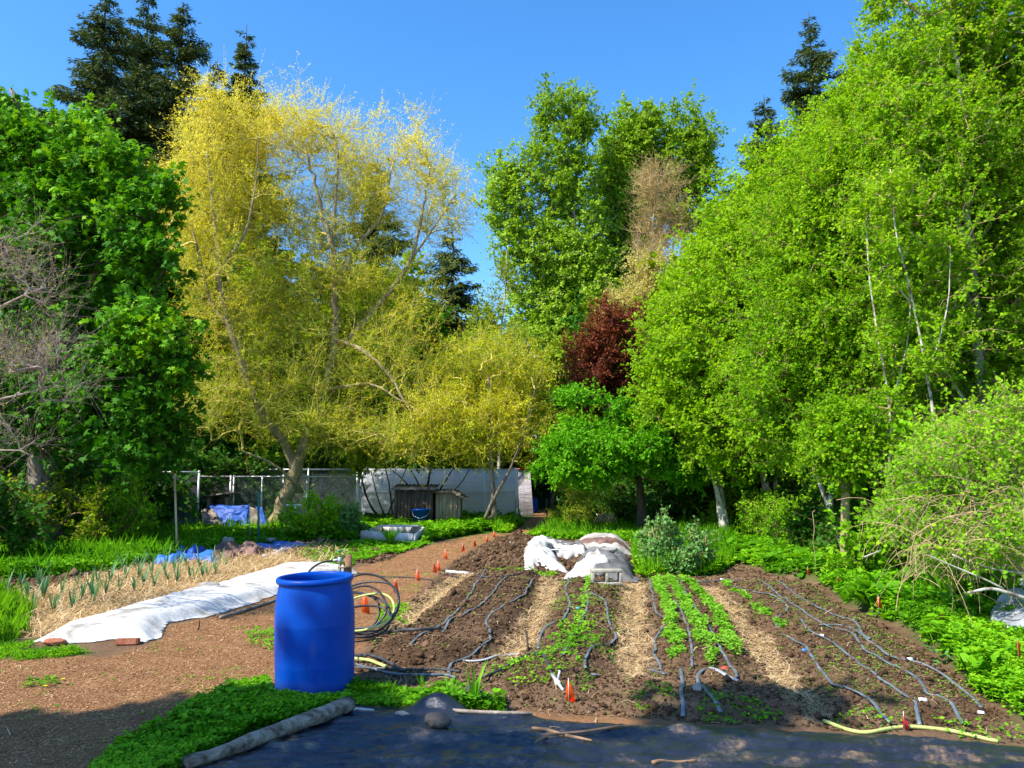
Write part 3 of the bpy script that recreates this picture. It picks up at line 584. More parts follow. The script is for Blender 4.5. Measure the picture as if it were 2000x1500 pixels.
# alders on the right
AB = 'alder trees along the right hand edge of the garden'
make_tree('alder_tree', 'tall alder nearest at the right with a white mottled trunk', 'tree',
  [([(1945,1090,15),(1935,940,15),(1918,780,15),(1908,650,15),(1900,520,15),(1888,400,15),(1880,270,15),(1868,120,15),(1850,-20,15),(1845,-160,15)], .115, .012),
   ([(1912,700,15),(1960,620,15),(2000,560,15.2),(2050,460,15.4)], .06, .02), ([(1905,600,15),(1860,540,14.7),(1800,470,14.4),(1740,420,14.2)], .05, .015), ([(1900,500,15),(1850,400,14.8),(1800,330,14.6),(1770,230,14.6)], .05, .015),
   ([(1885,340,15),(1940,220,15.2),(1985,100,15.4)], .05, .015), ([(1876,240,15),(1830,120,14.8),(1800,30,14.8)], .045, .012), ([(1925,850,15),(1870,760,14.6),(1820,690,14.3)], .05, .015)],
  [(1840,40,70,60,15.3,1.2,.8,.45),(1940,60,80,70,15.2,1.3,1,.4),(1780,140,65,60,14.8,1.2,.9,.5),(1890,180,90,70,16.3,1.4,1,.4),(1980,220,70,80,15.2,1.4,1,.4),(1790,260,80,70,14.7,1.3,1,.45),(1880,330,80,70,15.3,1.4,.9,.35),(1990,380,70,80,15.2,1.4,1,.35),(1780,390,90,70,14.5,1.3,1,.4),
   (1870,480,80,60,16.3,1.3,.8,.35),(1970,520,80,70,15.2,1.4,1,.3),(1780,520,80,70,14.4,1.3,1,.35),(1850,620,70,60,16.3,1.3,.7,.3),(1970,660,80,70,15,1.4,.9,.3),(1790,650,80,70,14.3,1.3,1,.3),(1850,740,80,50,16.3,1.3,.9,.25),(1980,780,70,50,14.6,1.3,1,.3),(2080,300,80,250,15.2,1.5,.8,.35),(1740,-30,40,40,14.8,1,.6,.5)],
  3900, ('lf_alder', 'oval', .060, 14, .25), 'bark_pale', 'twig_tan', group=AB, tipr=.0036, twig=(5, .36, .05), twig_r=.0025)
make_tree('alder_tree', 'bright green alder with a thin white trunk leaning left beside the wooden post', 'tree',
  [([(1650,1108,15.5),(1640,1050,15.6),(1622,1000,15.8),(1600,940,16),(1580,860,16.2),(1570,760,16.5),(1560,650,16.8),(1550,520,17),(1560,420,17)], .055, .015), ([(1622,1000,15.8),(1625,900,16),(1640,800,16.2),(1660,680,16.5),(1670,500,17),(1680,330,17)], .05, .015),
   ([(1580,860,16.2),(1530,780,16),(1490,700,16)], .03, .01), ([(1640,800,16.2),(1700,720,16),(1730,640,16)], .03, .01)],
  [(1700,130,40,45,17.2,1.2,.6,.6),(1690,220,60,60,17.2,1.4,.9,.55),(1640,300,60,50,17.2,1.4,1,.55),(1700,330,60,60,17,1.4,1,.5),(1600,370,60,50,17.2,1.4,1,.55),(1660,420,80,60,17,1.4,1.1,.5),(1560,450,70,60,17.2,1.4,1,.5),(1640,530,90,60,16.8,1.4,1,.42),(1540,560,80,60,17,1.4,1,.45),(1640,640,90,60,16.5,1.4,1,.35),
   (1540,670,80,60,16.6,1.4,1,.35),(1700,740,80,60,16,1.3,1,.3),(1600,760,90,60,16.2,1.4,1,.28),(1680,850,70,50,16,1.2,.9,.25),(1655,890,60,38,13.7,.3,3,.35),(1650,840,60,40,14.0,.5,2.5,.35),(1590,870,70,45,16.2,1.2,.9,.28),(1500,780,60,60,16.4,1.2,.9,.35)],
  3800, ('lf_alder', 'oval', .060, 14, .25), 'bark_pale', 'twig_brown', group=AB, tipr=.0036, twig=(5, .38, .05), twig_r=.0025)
make_tree('alder_tree', 'alder with a thick ivy brown double trunk between the white trunk and the wooden post', 'tree',
  [([(1512,1052,21.5),(1510,1000,21.5),(1498,960,21.5),(1490,900,21.6),(1470,820,21.8),(1450,720,22),(1440,620,22.3),(1440,520,22.6)], .13, .03), ([(1512,1000,21.5),(1518,940,21.5),(1530,850,21.8),(1540,720,22.5),(1550,560,23),(1570,420,23.5)], .09, .02)],
  [(1590,290,55,45,24,1.8,.9,.6),(1520,350,60,50,24,1.8,1,.6),(1450,420,60,50,24,1.8,1,.6),(1520,450,80,60,23.5,2,1,.55),(1430,510,70,60,23.5,2,1,.55),(1400,470,40,40,24,1.4,.9,.6),(1490,600,90,60,23,2,1,.45),(1400,620,70,60,23,1.8,1,.45),(1460,720,90,60,22.5,2,1,.4),(1540,800,80,60,22,1.8,1,.3),(1450,830,80,50,22,1.8,1,.35),(1520,890,80,30,21.6,1.5,.9,.3)],
  2300, ('lf_alder_y', 'oval', .085, 12, .25), 'bark_grey', 'twig_brown', group=AB, tipr=.0045, twig=(5, .45, .05), twig_r=.0035)
make_tree('alder_tree', 'alder with a forked pale trunk leaning left over the apple tree', 'tree',
  [([(1415,1045,22.5),(1412,1000,22.5),(1405,960,22.5),(1395,900,22.6),(1372,830,22.7),(1350,760,22.8),(1310,690,23),(1290,640,23)], .14, .03), ([(1412,990,22.5),(1392,930,22.3),(1375,880,22.2),(1380,800,22.3),(1395,700,22.6),(1410,600,23)], .08, .02)],
  [(1370,540,50,40,24,1.6,.9,.65),(1340,610,60,50,23.5,1.8,1,.6),(1300,720,45,40,22.8,1.6,.9,.5),(1360,700,70,50,22.8,1.8,1,.5),(1330,780,70,45,22.5,1.6,1,.45),(1400,800,60,50,22.3,1.5,1,.4),(1410,880,60,40,22,1.4,1,.4),(1345,830,50,25,22,1.2,.8,.4)],
  1700, ('lf_alder_y', 'oval', .085, 12, .25), 'bark_pale', 'twig_brown', group=AB, tipr=.0045, twig=(5, .45, .05), twig_r=.0035)
make_tree('alder_sapling', 'thin pale stemmed alder sapling in front of the alders, left of the white trunk', 'tree',
  [([(1722,1075,13.4),(1735,930,13.4),(1738,800,13.5),(1712,640,13.5),(1695,500,13.6),(1690,380,13.6)], .032, .008), ([(1738,800,13.5),(1770,680,13.4),(1780,560,13.4)], .018, .006)],
  [(1700,430,45,60,13.6,.5,.6,.6),(1775,580,35,60,13.4,.5,.6,.6),(1715,640,40,50,13.5,.5,.4,.5),(1740,800,45,50,13.4,.5,.5,.4)],
  130, ('lf_alder', 'oval', .062, 8, .2), 'bark_pale', 'twig_tan', tipr=.003, twig=(4, .3, 0), twig_r=.002)
make_tree('alder_sapling', 'slender leaning alder sapling close beside the white alder trunk', 'tree',
  [([(1830,1060,13),(1832,900,13),(1812,740,13),(1785,600,13),(1752,460,13),(1738,330,13)], .035, .008), ([(1812,740,13),(1850,600,13),(1856,480,13)], .018, .006), ([(1785,600,13),(1720,520,13)], .013, .005)],
  [(1745,380,40,60,13,.5,.6,.6),(1855,500,35,60,13,.5,.5,.6),(1800,700,40,50,13,.5,.4,.5),(1730,520,40,40,13,.5,.5,.5)],
  130, ('lf_alder', 'oval', .06, 8, .2), 'bark_pale', 'twig_tan', tipr=.003, twig=(4, .3, 0), twig_r=.002)
make_tree('bramble_thicket', 'arching bramble thicket with tan canes and yellow green leaves at the right edge', 'bush',
  [([(1990,1120,8.8),(1960,1000,8.8),(1900,900,8.6),(1820,850,8.4)], .02, .006), ([(2060,1120,9),(2040,950,9),(1980,840,8.8),(1900,800,8.6)], .02, .006), ([(1900,1110,9),(1860,1000,8.8),(1810,960,8.6),(1760,980,8.5)], .016, .005),
   ([(2060,1120,9),(2030,1040,8.6),(1960,1000,8.2),(1850,1010,8),(1780,1050,7.9)], .016, .005), ([(2150,1120,9),(2150,900,9),(2080,800,8.8)], .02, .006)],
  [(1880,860,70,45,8.8,.6,.9,.6),(1960,820,60,50,9,.6,1,.6),(1960,920,70,50,8.8,.6,1,.5),(1870,950,70,50,8.7,.6,1,.45),(1800,930,50,45,8.8,.6,.9,.4),(1940,1010,70,50,8.6,.6,.7,.4),(1840,1030,70,40,8.6,.5,.7,.35),(2080,900,90,120,9,.8,1,.5),(1780,1000,50,40,8.8,.5,.8,.3),(1900,1070,90,35,8.0,.4,.8,.4),(1990,1040,60,50,8.0,.4,.8,.4)],
  1000, ('lf_bramble', 'oval', .042, 6, 0), 'twig_tan', 'twig_tan', tipr=.0022, twig=(5, .3, -.05), up=.3, twig_r=.002, sag=.2, maxr=.006)
# multi-stemmed lilac by the shed
make_tree('lilac_bush', 'many stemmed bush with dark thin stems fanning up behind the sheds', 'bush',
  [([(745,1018,28.5),(720,980,28.5),(705,930,28.5),(690,880,28.5)], .05, .02), ([(765,1018,28.5),(762,960,28.5),(750,900,28.5)], .04, .02), ([(755,1018,28.6),(775,960,28.6),(800,900,28.6)], .03, .015),
   ([(830,1000,30),(815,940,30),(780,890,30)], .05, .02), ([(832,1000,30),(838,930,30),(855,880,30)], .07, .02), ([(834,1000,30),(870,940,30),(900,890,30)], .05, .02), ([(836,1000,30),(895,950,30),(930,890,30)], .03, .015), ([(830,1000,30),(800,950,30),(750,905,30)], .03, .015),
   ([(760,1018,28.5),(740,980,28.4),(725,920,28.4)], .03, .015)],
  [(730,870,60,30,28.5,1,1,.4),(800,880,60,25,29,1,1,.35),(870,870,60,30,29.5,1,1,.4),(700,910,30,25,28.5,.6,.4,.4),(930,870,40,30,29.5,1,.7,.4)],
  260, ('lf_willow_g', 'diamond', .11, 10, 0), 'bark_dark', 'bark_dark', twig=(5, .5, -.1), up=1)
# ------------------------------------------------------------------ woodland behind, copies of three kinds
def wood_proto(name, kind, seed, mt, size):
    global R
    R = np.random.default_rng(seed)
    return make_tree(name, kind, 'tree', [(np.array([[0, 0, 0], [.1, 0, 3], [-.1, .1, 6], [.1, 0, 9.5]]), .2, .04), (np.array([[0, 0, 2.5], [1.4, .3, 4.2], [2.2, .2, 6]]), .1, .03), (np.array([[0, 0, 2], [-1.3, -.3, 4], [-2, -.4, 5.8]]), .1, .03)],
        [([0, 0, 8.5], [1.9, 1.7, 1.8], 1, .6), ([1.4, 0, 6.3], [1.8, 1.7, 1.8], 1, .5), ([-1.4, .2, 6], [1.9, 1.7, 2], 1, .5), ([.3, -.5, 4], [2.4, 1.8, 1.8], 1, .35), ([-1.6, 0, 2.3], [1.7, 1.5, 1.6], .8, .25), ([1.7, 0, 2.1], [1.7, 1.5, 1.6], .8, .25)],
        520, (mt, 'oval', size, 8, .2), 'bark_grey', 'bark_dark', tipr=.012, twig=(4, .7, 0), world=True, group='woodland trees beyond the garden')
protos = [wood_proto('woodland_tree', 'yellowish green leafy tree of the wood beyond the garden', 31, 'lf_willow_g', .24),
          wood_proto('woodland_tree', 'mid green leafy tree of the wood beyond the garden', 32, 'lf_dark', .24),
          wood_proto('woodland_tree', 'fresh green leafy tree of the wood beyond the garden', 33, 'lf_poplar_o', .24)]
wl = [(-420,44,1.6,1),(-300,36,1.4,1),(-180,42,1.6,1),(-60,30,1.3,1),(20,38,1.5,1),(110,30,1.15,1),(190,38,1.45,1),(280,31,1.1,1),(350,40,1.3,0),(440,44,1.5,2),(520,40,1.25,0),(600,46,1.4,2),(680,41,1.2,0),(760,44,1.35,0),
      (830,38,1.0,1),(890,44,1.0,0),(960,48,.8,2),(1010,50,.95,0),(1080,44,.9,2),(1140,47,1.1,1),(1200,46,1.2,2),(1270,48,1.2,1),(1330,44,1.2,0),(1400,42,1.5,2),(1460,38,1.4,0),(1530,36,1.5,2),(1600,32,1.35,1),(1680,32,1.5,0),
      (1760,28,1.4,2),(1840,26,1.4,1),(1930,24,1.3,0),(2020,22,1.3,2),(2130,24,1.5,1),(2250,26,1.6,1),(-560,40,1.7,1)]
rr = np.random.default_rng(5); used = set()
for px_, d_, s_, k in wl:
    x = (px_ - 1000) / F * d_; sc_ = (s_ * rr.uniform(.95, 1.1), s_ * rr.uniform(.95, 1.1), s_ * rr.uniform(.95, 1.05))
    if k not in used: used.add(k); p = protos[k]; p.location = (x, d_, 0); p.rotation_euler = (0, 0, rr.uniform(0, 6.28)); p.scale = sc_
    else: copy_thing(protos[k], (x, d_, 0), rr.uniform(0, 6.28), sc_)
# understorey shrubs in the shade left and right, hedge behind
def shrub_proto(name, label, seed, mt, size, n=230, group=None):
    global R
    R = np.random.default_rng(seed)
    return make_tree(name, label, 'shrub', [(np.array([[0, 0, 0], [.1, 0, .5], [.2, .1, 1.1]]), .025, .008), (np.array([[0, 0, 0], [-.3, .1, .5], [-.5, 0, 1.0]]), .02, .006), (np.array([[0, 0, 0], [.4, -.2, .4], [.7, -.2, .8]]), .02, .006)],
        [([0, 0, 1.0], [.8, .7, .5], 1, .5), ([.6, 0, .6], [.6, .5, .5], 1, .4), ([-.6, .1, .55], [.6, .5, .5], 1, .4)], n, (mt, 'oval', size, 7, .1), 'bark_dark', 'twig_brown', tipr=.003, twig=(4, .25, -.1), world=True, group=group)
sp_ = [shrub_proto('understorey_shrub', 'dark leafy shrub in the shade of the wood edge', 41, 'lf_dark', .075, group='shrubs along the wood edge'),
       shrub_proto('understorey_shrub', 'fresh green shrub along the wood edge', 42, 'lf_bramble', .06, group='shrubs along the wood edge'),
       shrub_proto('understorey_shrub', 'twiggy sparse brown green shrub along the wood edge', 43, 'lf_willow_g', .055, 120, group='shrubs along the wood edge')]
ul = [(-380,17,1.6,0),(-280,14,1.3,2),(-180,18,1.6,0),(-80,15,1.3,0),(10,18,1.4,2),(60,22,1.9,0),(110,18.5,1.2,2),(170,20,1.4,0),(230,19.5,1.1,1),(215,24,2.0,0),(290,26,1.9,0),(370,29,2.0,0),(450,30.5,1.8,0),(120,26,2.4,0),(20,25,2.4,0),(-100,24,2.4,0),
      (530,33,2.0,1),(610,34,1.9,0),(680,35,1.9,1),(1150,35,1.5,1),(1130,30,1.0,2),(1165,29,.9,2),(1215,31,1.2,0),(1290,27,1.5,0),(1350,27,1.9,0),(1390,26,1.7,0),(1440,24.5,.95,1),(1455,28,2.1,0),(1490,26,2,0),(1560,25,2.1,0),(1545,20,.8,1),(1475,21,.8,1),(1600,21,1.5,0),
      (1610,27,2.2,0),(1690,22,1.9,0),(1700,17,1.4,0),(1760,14,1.2,0),(1740,18,1.7,1),(1730,12.5,.7,1),(1820,13.5,1.5,1),(1900,12.5,1.6,1),(1990,12,1.7,1),(2100,11.5,1.7,1),(1660,25,2.2,0),(1590,18,.8,0),(1115,26.5,.7,2),(1145,25.5,.65,2),(1185,26,.7,0),(1225,26.5,.8,0)]
used = set()
for px_, d_, s_, k in ul:
    x = (px_ - 1000) / F * d_; sc_ = (s_ * rr.uniform(.95, 1.15), s_ * rr.uniform(.9, 1.1), s_ * rr.uniform(.9, 1.1))
    if k not in used: used.add(k); p = sp_[k]; p.location = (x, d_, 0); p.rotation_euler = (0, 0, rr.uniform(0, 6.28)); p.scale = sc_
    else: copy_thing(sp_[k], (x, d_, 0), rr.uniform(0, 6.28), sc_)
# trees behind the photographer whose shade falls on the foreground
R = np.random.default_rng(77)
def shade(x, y, z):   # crown centre that shadows ground point (x, y)
    k = z / math.tan(SUN_EL); return [x + SUN_H[0] * k, y + SUN_H[1] * k, z]
make_tree('shade_tree', 'broad leafy tree behind the viewpoint shading the foreground', 'tree',
  [(np.array([[-7.5, -2.5, 0], [-7.2, -2.2, 4], [-7, -1.8, 8], [-6.5, -1.4, 11]]), .25, .05), (np.array([[-7.2, -2.2, 4], [-5, -1.5, 7], [-3.5, -.9, 8.2]]), .12, .03), (np.array([[-7.2, -2.2, 4], [-9, -1.5, 7], [-11, -.6, 8.5]]), .12, .03)],
  [(shade(-3.7, 4.5, 8.5), [1.5, .85, .8], 1.2), (shade(-2.1, 4.8, 8.5), [1.1, .8, .8], 1.2), (shade(-.5, 5.0, 8.6), [.9, .35, .5], .5), (shade(1.75, 5.95, 9), [.55, .26, .35], 1.0), (shade(-5.2, 5.3, 8.5), [.9, .7, .8], 1), (shade(-1.55, 5.55, 8.7), [.6, .38, .4], 3), (shade(-1.7, 5.0, 8.6), [.75, .4, .4], 2.5), (shade(-2.9, 5.5, 8.6), [.7, .35, .4], 1.2), (shade(-1.9, 5.6, 8.7), [.75, .3, .4], 3)],
  800, ('lf_dark', 'oval', .16, 9, .2), 'bark_grey', 'bark_dark', tipr=.006, twig=(5, .45, 0), world=True)
# ------------------------------------------------------------------ ground vegetation nobody could count
def scatter(polys, n, rng, power=1.6, near=6.5, excl=(), noise_thr=None, nscale=2.0, edge=.15):
    out = []
    ar = []
    for P_ in polys:
        P_ = np.array(P_); a = P_[:, 0]; b = P_[:, 1]; ar.append(abs(np.sum(a * np.roll(b, 1) - b * np.roll(a, 1))) / 2)
    for P_, A_ in zip(polys, np.array(ar) / sum(ar)):
        P_ = np.array(P_); lo = P_.min(0); hi = P_.max(0); lo[1] = max(lo[1], 3.2); got = 0; need = int(n * A_)
        for _ in range(60):
            q = lo + rng.random((need * 3, 2)) * (hi - lo)
            k = rng.random(len(q)) < np.clip(near / q[:, 1], 0, 1) ** power
            k &= np.abs(q[:, 0]) < q[:, 1] * .8 + 1
            q = q[k]; q = q[sdf(P_, q[:, 0], q[:, 1]) + edge * vn(q[:, 0] * 4, q[:, 1] * 4, 3) > 0]
            for e in excl: q = q[sdf(e, q[:, 0], q[:, 1]) < 0]
            if noise_thr is not None: q = q[fbm(q[:, 0] * nscale, q[:, 1] * nscale, 91, 3) > noise_thr + rng.normal(size=len(q)) * .1]
            out.append(q); got += len(q)
            if got >= need: break
    q = np.vstack(out); rng.shuffle(q); q = q[:n]
    return np.column_stack([q, H(q[:, 0], q[:, 1])])
def cover(name, polys, n, hmax, size, m='lf_cover', seed=1, kind='oval', tint=.5, **kw):
    r = np.random.default_rng(seed); P = scatter(polys, n, r, **kw)
    N = len(P); dist = P[:, 1]; g = (np.maximum(dist, 6) / 6) ** .75
    hh = hmax * (.55 + .9 * (fbm(P[:, 0] * 2.2, P[:, 1] * 2.2, seed + 5, 3) + .35)).clip(.15, 1.6)
    B = np.repeat(P, 3, 0); B[:, 2] += np.repeat(hh * r.random(N) ** .6, 3)
    a = np.repeat(r.random(N) * 6.28, 3) + np.tile([0, 2.1, 4.2], N) + r.normal(size=3 * N) * .3
    ax = np.stack([np.cos(a), np.sin(a), .25 + .35 * r.normal(size=3 * N)], 1)
    no = nrm(np.stack([r.normal(size=3 * N) * .35, r.normal(size=3 * N) * .35, np.ones(3 * N)], 1))
    sz = np.repeat(size * g * (.5 + .8 * r.random(N)), 3)
    V, Fc = leaves(B, ax, no, sz, kind)
    val = np.repeat(tint + .6 * vn(P[:, 0] * .9, P[:, 1] * .9, 13) + r.normal(size=N) * .15, 3) + r.normal(size=3 * N) * .07
    add(name, mesh(name, V, Fc, M[m], False, {'rnd': np.clip(val, 0, 1)}), kind='stuff')
def grass(name, polys, n, h, w_=.005, m='lf_grass', seed=1, tint=.5, lean=.45, **kw):
    r = np.random.default_rng(seed); P = scatter(polys, n, r, **kw); N = len(P)
    g = (np.maximum(P[:, 1], 6) / 6) ** .7
    hh = h * (.4 + .9 * r.random(N)) * (1 + .8 * vn(P[:, 0] * 1.5, P[:, 1] * 1.5, seed)).clip(.3, 2) * g ** .3
    a = r.random(N) * 6.28; d = np.stack([np.cos(a), np.sin(a), np.zeros(N)], 1); s_ = np.stack([-np.sin(a), np.cos(a), np.zeros(N)], 1) * (w_ * g * (.6 + .8 * r.random(N)))[:, None]
    ln = (lean * r.random(N) * hh)[:, None]; z = np.array([0, 0, 1.0]) * hh[:, None]
    V = np.stack([P - s_, P + s_, P + d * ln * .3 + z * .55 + s_ * .8, P + d * ln + z, P + d * ln * .3 + z * .55 - s_ * .8], 1).reshape(-1, 3)
    add(name, mesh(name, V, np.arange(N)[:, None] * 5 + np.arange(5), M[m], False, {'rnd': np.clip(tint + r.normal(size=N) * .2, 0, 1)}), kind='stuff')
def litter(name, polys, n, length, wid, m, seed, lift=.006, thick=.2, up=.12, dmax=None, **kw):
    """flat strands or chips lying on the ground"""
    r = np.random.default_rng(seed); P = scatter(polys, n, r, **kw); N = len(P)
    g = (np.maximum(P[:, 1], 6) / 6) ** .6
    a = r.random(N) * 6.28; t = r.normal(size=N) * up
    d = np.stack([np.cos(a) * np.cos(t), np.sin(a) * np.cos(t), np.sin(t)], 1); L = length * (.3 + 1.1 * r.random(N)) * g ** .5
    no = nrm(np.stack([r.normal(size=N) * thick, r.normal(size=N) * thick, np.ones(N)], 1)); s_ = nrm(np.cross(no, d)) * (wid * g * (.5 + r.random(N)))[:, None]
    P = P + [0, 0, lift] + np.abs(np.sin(t) * L)[:, None] * [0, 0, .5]
    e = d * L[:, None] / 2; k = (r.normal(size=(N, 1)) * .12) * L[:, None] * nrm(np.cross(no, d)) + [0, 0, 1] * (L[:, None] * .06)
    V = np.stack([P - e - s_, P + k - s_, P + e - s_, P + e + s_, P + k + s_, P - e + s_], 1).reshape(-1, 3)
    i = np.arange(N)[:, None] * 6
    add(name, mesh(name, V, [i + np.array([0, 1, 4, 5]), i + np.array([1, 2, 3, 4])], M[m], False, {'rnd': np.repeat(r.random(N), 1).tolist() * 2}), kind='stuff')
def clods(name, polys, n, size, m, seed, **kw):
    r = np.random.default_rng(seed); P = scatter(polys, n, r, **kw); N = len(P)
    O = np.array([[1, 0, 0], [0, 1, 0], [-1, 0, 0], [0, -1, 0], [0, 0, 1], [0, 0, -1]], float)
    Fq = np.array([[0, 1, 4], [1, 2, 4], [2, 3, 4], [3, 0, 4], [1, 0, 5], [2, 1, 5], [3, 2, 5], [0, 3, 5]])
    s_ = size * np.exp(r.normal(size=N) * .5) * (np.maximum(P[:, 1], 6) / 6) ** .5
    a = r.random(N) * 6.28; c, s = np.cos(a), np.sin(a)
    V = O[None] * (1 + r.normal(size=(N, 6, 1)) * .25) * s_[:, None, None]; V[..., 2] *= .7
    V = np.stack([V[..., 0] * c[:, None] - V[..., 1] * s[:, None], V[..., 0] * s[:, None] + V[..., 1] * c[:, None], V[..., 2]], -1) + P[:, None] + (s_ * .25)[:, None, None] * [0, 0, 1]
    add(name, mesh(name, V.reshape(-1, 3), (np.arange(N)[:, None, None] * 6 + Fq).reshape(-1, 3), M[m], False, {'rnd': np.repeat(r.random(N), 8)}), kind='stuff')
NOT = (BED1, BED2, BED3, BED4)
cover('ground_cover', [GREEN_R], 80000, .16, .032, seed=2, tint=.45)
cover('ground_cover', [GREEN_M], 30000, .16, .034, seed=3, tint=.6, near=14, excl=(PATH2,))
cover('ground_cover', [GREEN_S], 16000, .30, .036, seed=4, tint=.45, near=22, excl=(PATH2, FRAMEP))
cover('ground_cover', [GREEN_L], 34000, .22, .034, seed=5, tint=.38, near=14, excl=(FRAMEP,))
cover('ground_cover', [GREEN_B], 20000, .07, .020, seed=6, tint=.35)
cover('ground_cover', [GREEN_LN], 3500, .03, .016, seed=66, tint=.6, noise_thr=0.0, nscale=3)
cover('ground_cover', [GREEN_B2], 3000, .05, .022, seed=7, tint=.4)
grass('grass', [GREEN_B, GREEN_B2], 14000, .07, .0024, seed=8, tint=.35, lean=.8)
grass('grass', [GREEN_LN], 5000, .06, .0024, seed=18, tint=.5, lean=.8, noise_thr=0.0, nscale=3)
grass('grass', [PX([(-80,1190),(20,1185),(55,1220),(50,1250),(-80,1270)])], 2600, .24, .003, seed=19, tint=.7)
grass('grass', [GREEN_R], 7000, .16, .003, seed=9, tint=.5)
grass('grass', [GREEN_M], 14000, .24, .004, seed=10, tint=.6, near=14, excl=(PATH2,))
grass('grass', [GREEN_L], 16000, .26, .0035, seed=12, tint=.4, near=14, noise_thr=-.1, nscale=.8, excl=(FRAMEP,))
grass('horsetails', [PX([(1790,1118),(1900,1125),(1965,1160),(1960,1225),(1880,1215),(1800,1165)])], 9000, .34, .0022, seed=33, tint=.75, lean=.5)
cover('ground_cover', [GREEN_R], 2600, .22, .075, seed=34, tint=.3, noise_thr=.12, nscale=1.2)
cover('ground_cover', [GREEN_B, GREEN_B2], 1500, .10, .040, seed=35, tint=.25, noise_thr=.0, nscale=2)
BACK = [PX([(-400, 1030), (690, 1026), (960, 1026), (1005, 1024), (1012, 1010), (1040, 995), (800, 985), (-300, 985)]), PX([(1075, 1028), (1090, 1020), (1420, 1032), (1640, 1060), (1800, 1085), (2300, 1130), (2300, 985), (1080, 990)])]
cover('ground_cover', BACK, 26000, .35, .055, m='lf_dark', seed=14, tint=.5, near=20, power=1.0, excl=(PATH2,))
litter('straw', STRAW[:4], 15000, .11, .0016, 'straw', 21, up=.2)
litter('straw', [STRAW[4]], 24000, .17, .0022, 'straw', 22, up=.28)
litter('straw', [SOILALL, SOILB, COVERBED], 2600, .10, .0015, 'straw', 23, up=.15)
litter('straw', [PATH], 900, .10, .0015, 'straw', 24, up=.06)
litter('wood_chips', [PATH], 80000, .015, .0030, 'chips', 25, up=.2, lift=.003, excl=(TARPPOLY,), power=2)
clods('soil_clods', [SOILALL], 42000, .0085, 'clod', 26, power=1.8, excl=(TARPPOLY,))
clods('soil_clods', [DSOIL, SOILB, BED5], 9000, .013, 'clod', 27, power=1.2)
PATCH = [PX([(940,1320),(1000,1295),(1060,1285),(1110,1300),(1160,1330),(1140,1350),(1060,1345),(980,1342)]), PX([(1225,1365),(1300,1362),(1320,1385),(1250,1392)]), PX([(1350,1400),(1400,1380),(1480,1385),(1530,1405),(1460,1418),(1360,1416)]),
         PX([(1640,1418),(1800,1415),(1990,1430),(2100,1470),(2000,1458),(1800,1432)]), PX([(740,1190),(790,1180),(800,1215),(750,1225)]), PX([(480,1240),(530,1235),(535,1275),(480,1275)]), PX([(1040,1120),(1090,1124),(1080,1132),(950,1126)]),
         PX([(1100,1225),(1130,1215),(1190,1260),(1160,1290),(1090,1290),(1070,1270)]), PX([(40,1325),(130,1320),(110,1345),(30,1345)]), PX([(640,1120),(760,1085),(850,1062),(700,1062),(560,1075)]), PX([(640,1120),(760,1085),(850,1062),(700,1062),(640,1085)])]
cover('ground_cover', PATCH, 9000, .06, .021, seed=15, tint=.45, noise_thr=-.25, nscale=4)
cover('weed_seedlings', [BED2, BED4], 4200, .012, .011, m='lf_salad', seed=16, tint=.3, noise_thr=0.0, nscale=3)
cover('weed_seedlings', [BED3, SOILALL], 2600, .012, .011, m='lf_cover', seed=17, tint=.6, noise_thr=.05)
cover('ground_cover', [PATH], 1100, .01, .013, seed=18, tint=.5, noise_thr=.28, nscale=2)
def strip(pts, wpx):
    L = [(a - wpx(b) / 2, b) for a, b in pts]; Rr = [(a + wpx(b) / 2, b) for a, b in pts][::-1]
    return PX(L + Rr)
wd = lambda k: (lambda b: k * (b - 935) / 300)
for i, (pts, k, n, hh) in enumerate([([(1281,1136),(1300,1185),(1313,1240),(1322,1300)], 25, 1150, .07), ([(1305,1136),(1335,1185),(1368,1245),(1395,1312)], 25, 1150, .075), ([(1330,1136),(1385,1185),(1415,1240),(1434,1300)], 27, 1250, .085),
                           ([(1412,1138),(1455,1170),(1495,1205),(1530,1240)], 9, 420, .035), ([(1150,1138),(1142,1185),(1130,1240),(1110,1285)], 9, 300, .035)]):
    cover('salad_row', [strip(pts, wd(k))], n, hh, .024, m='lf_salad', seed=60 + i, tint=.45, power=1.0, near=9, edge=.10, noise_thr=-.45, nscale=5)
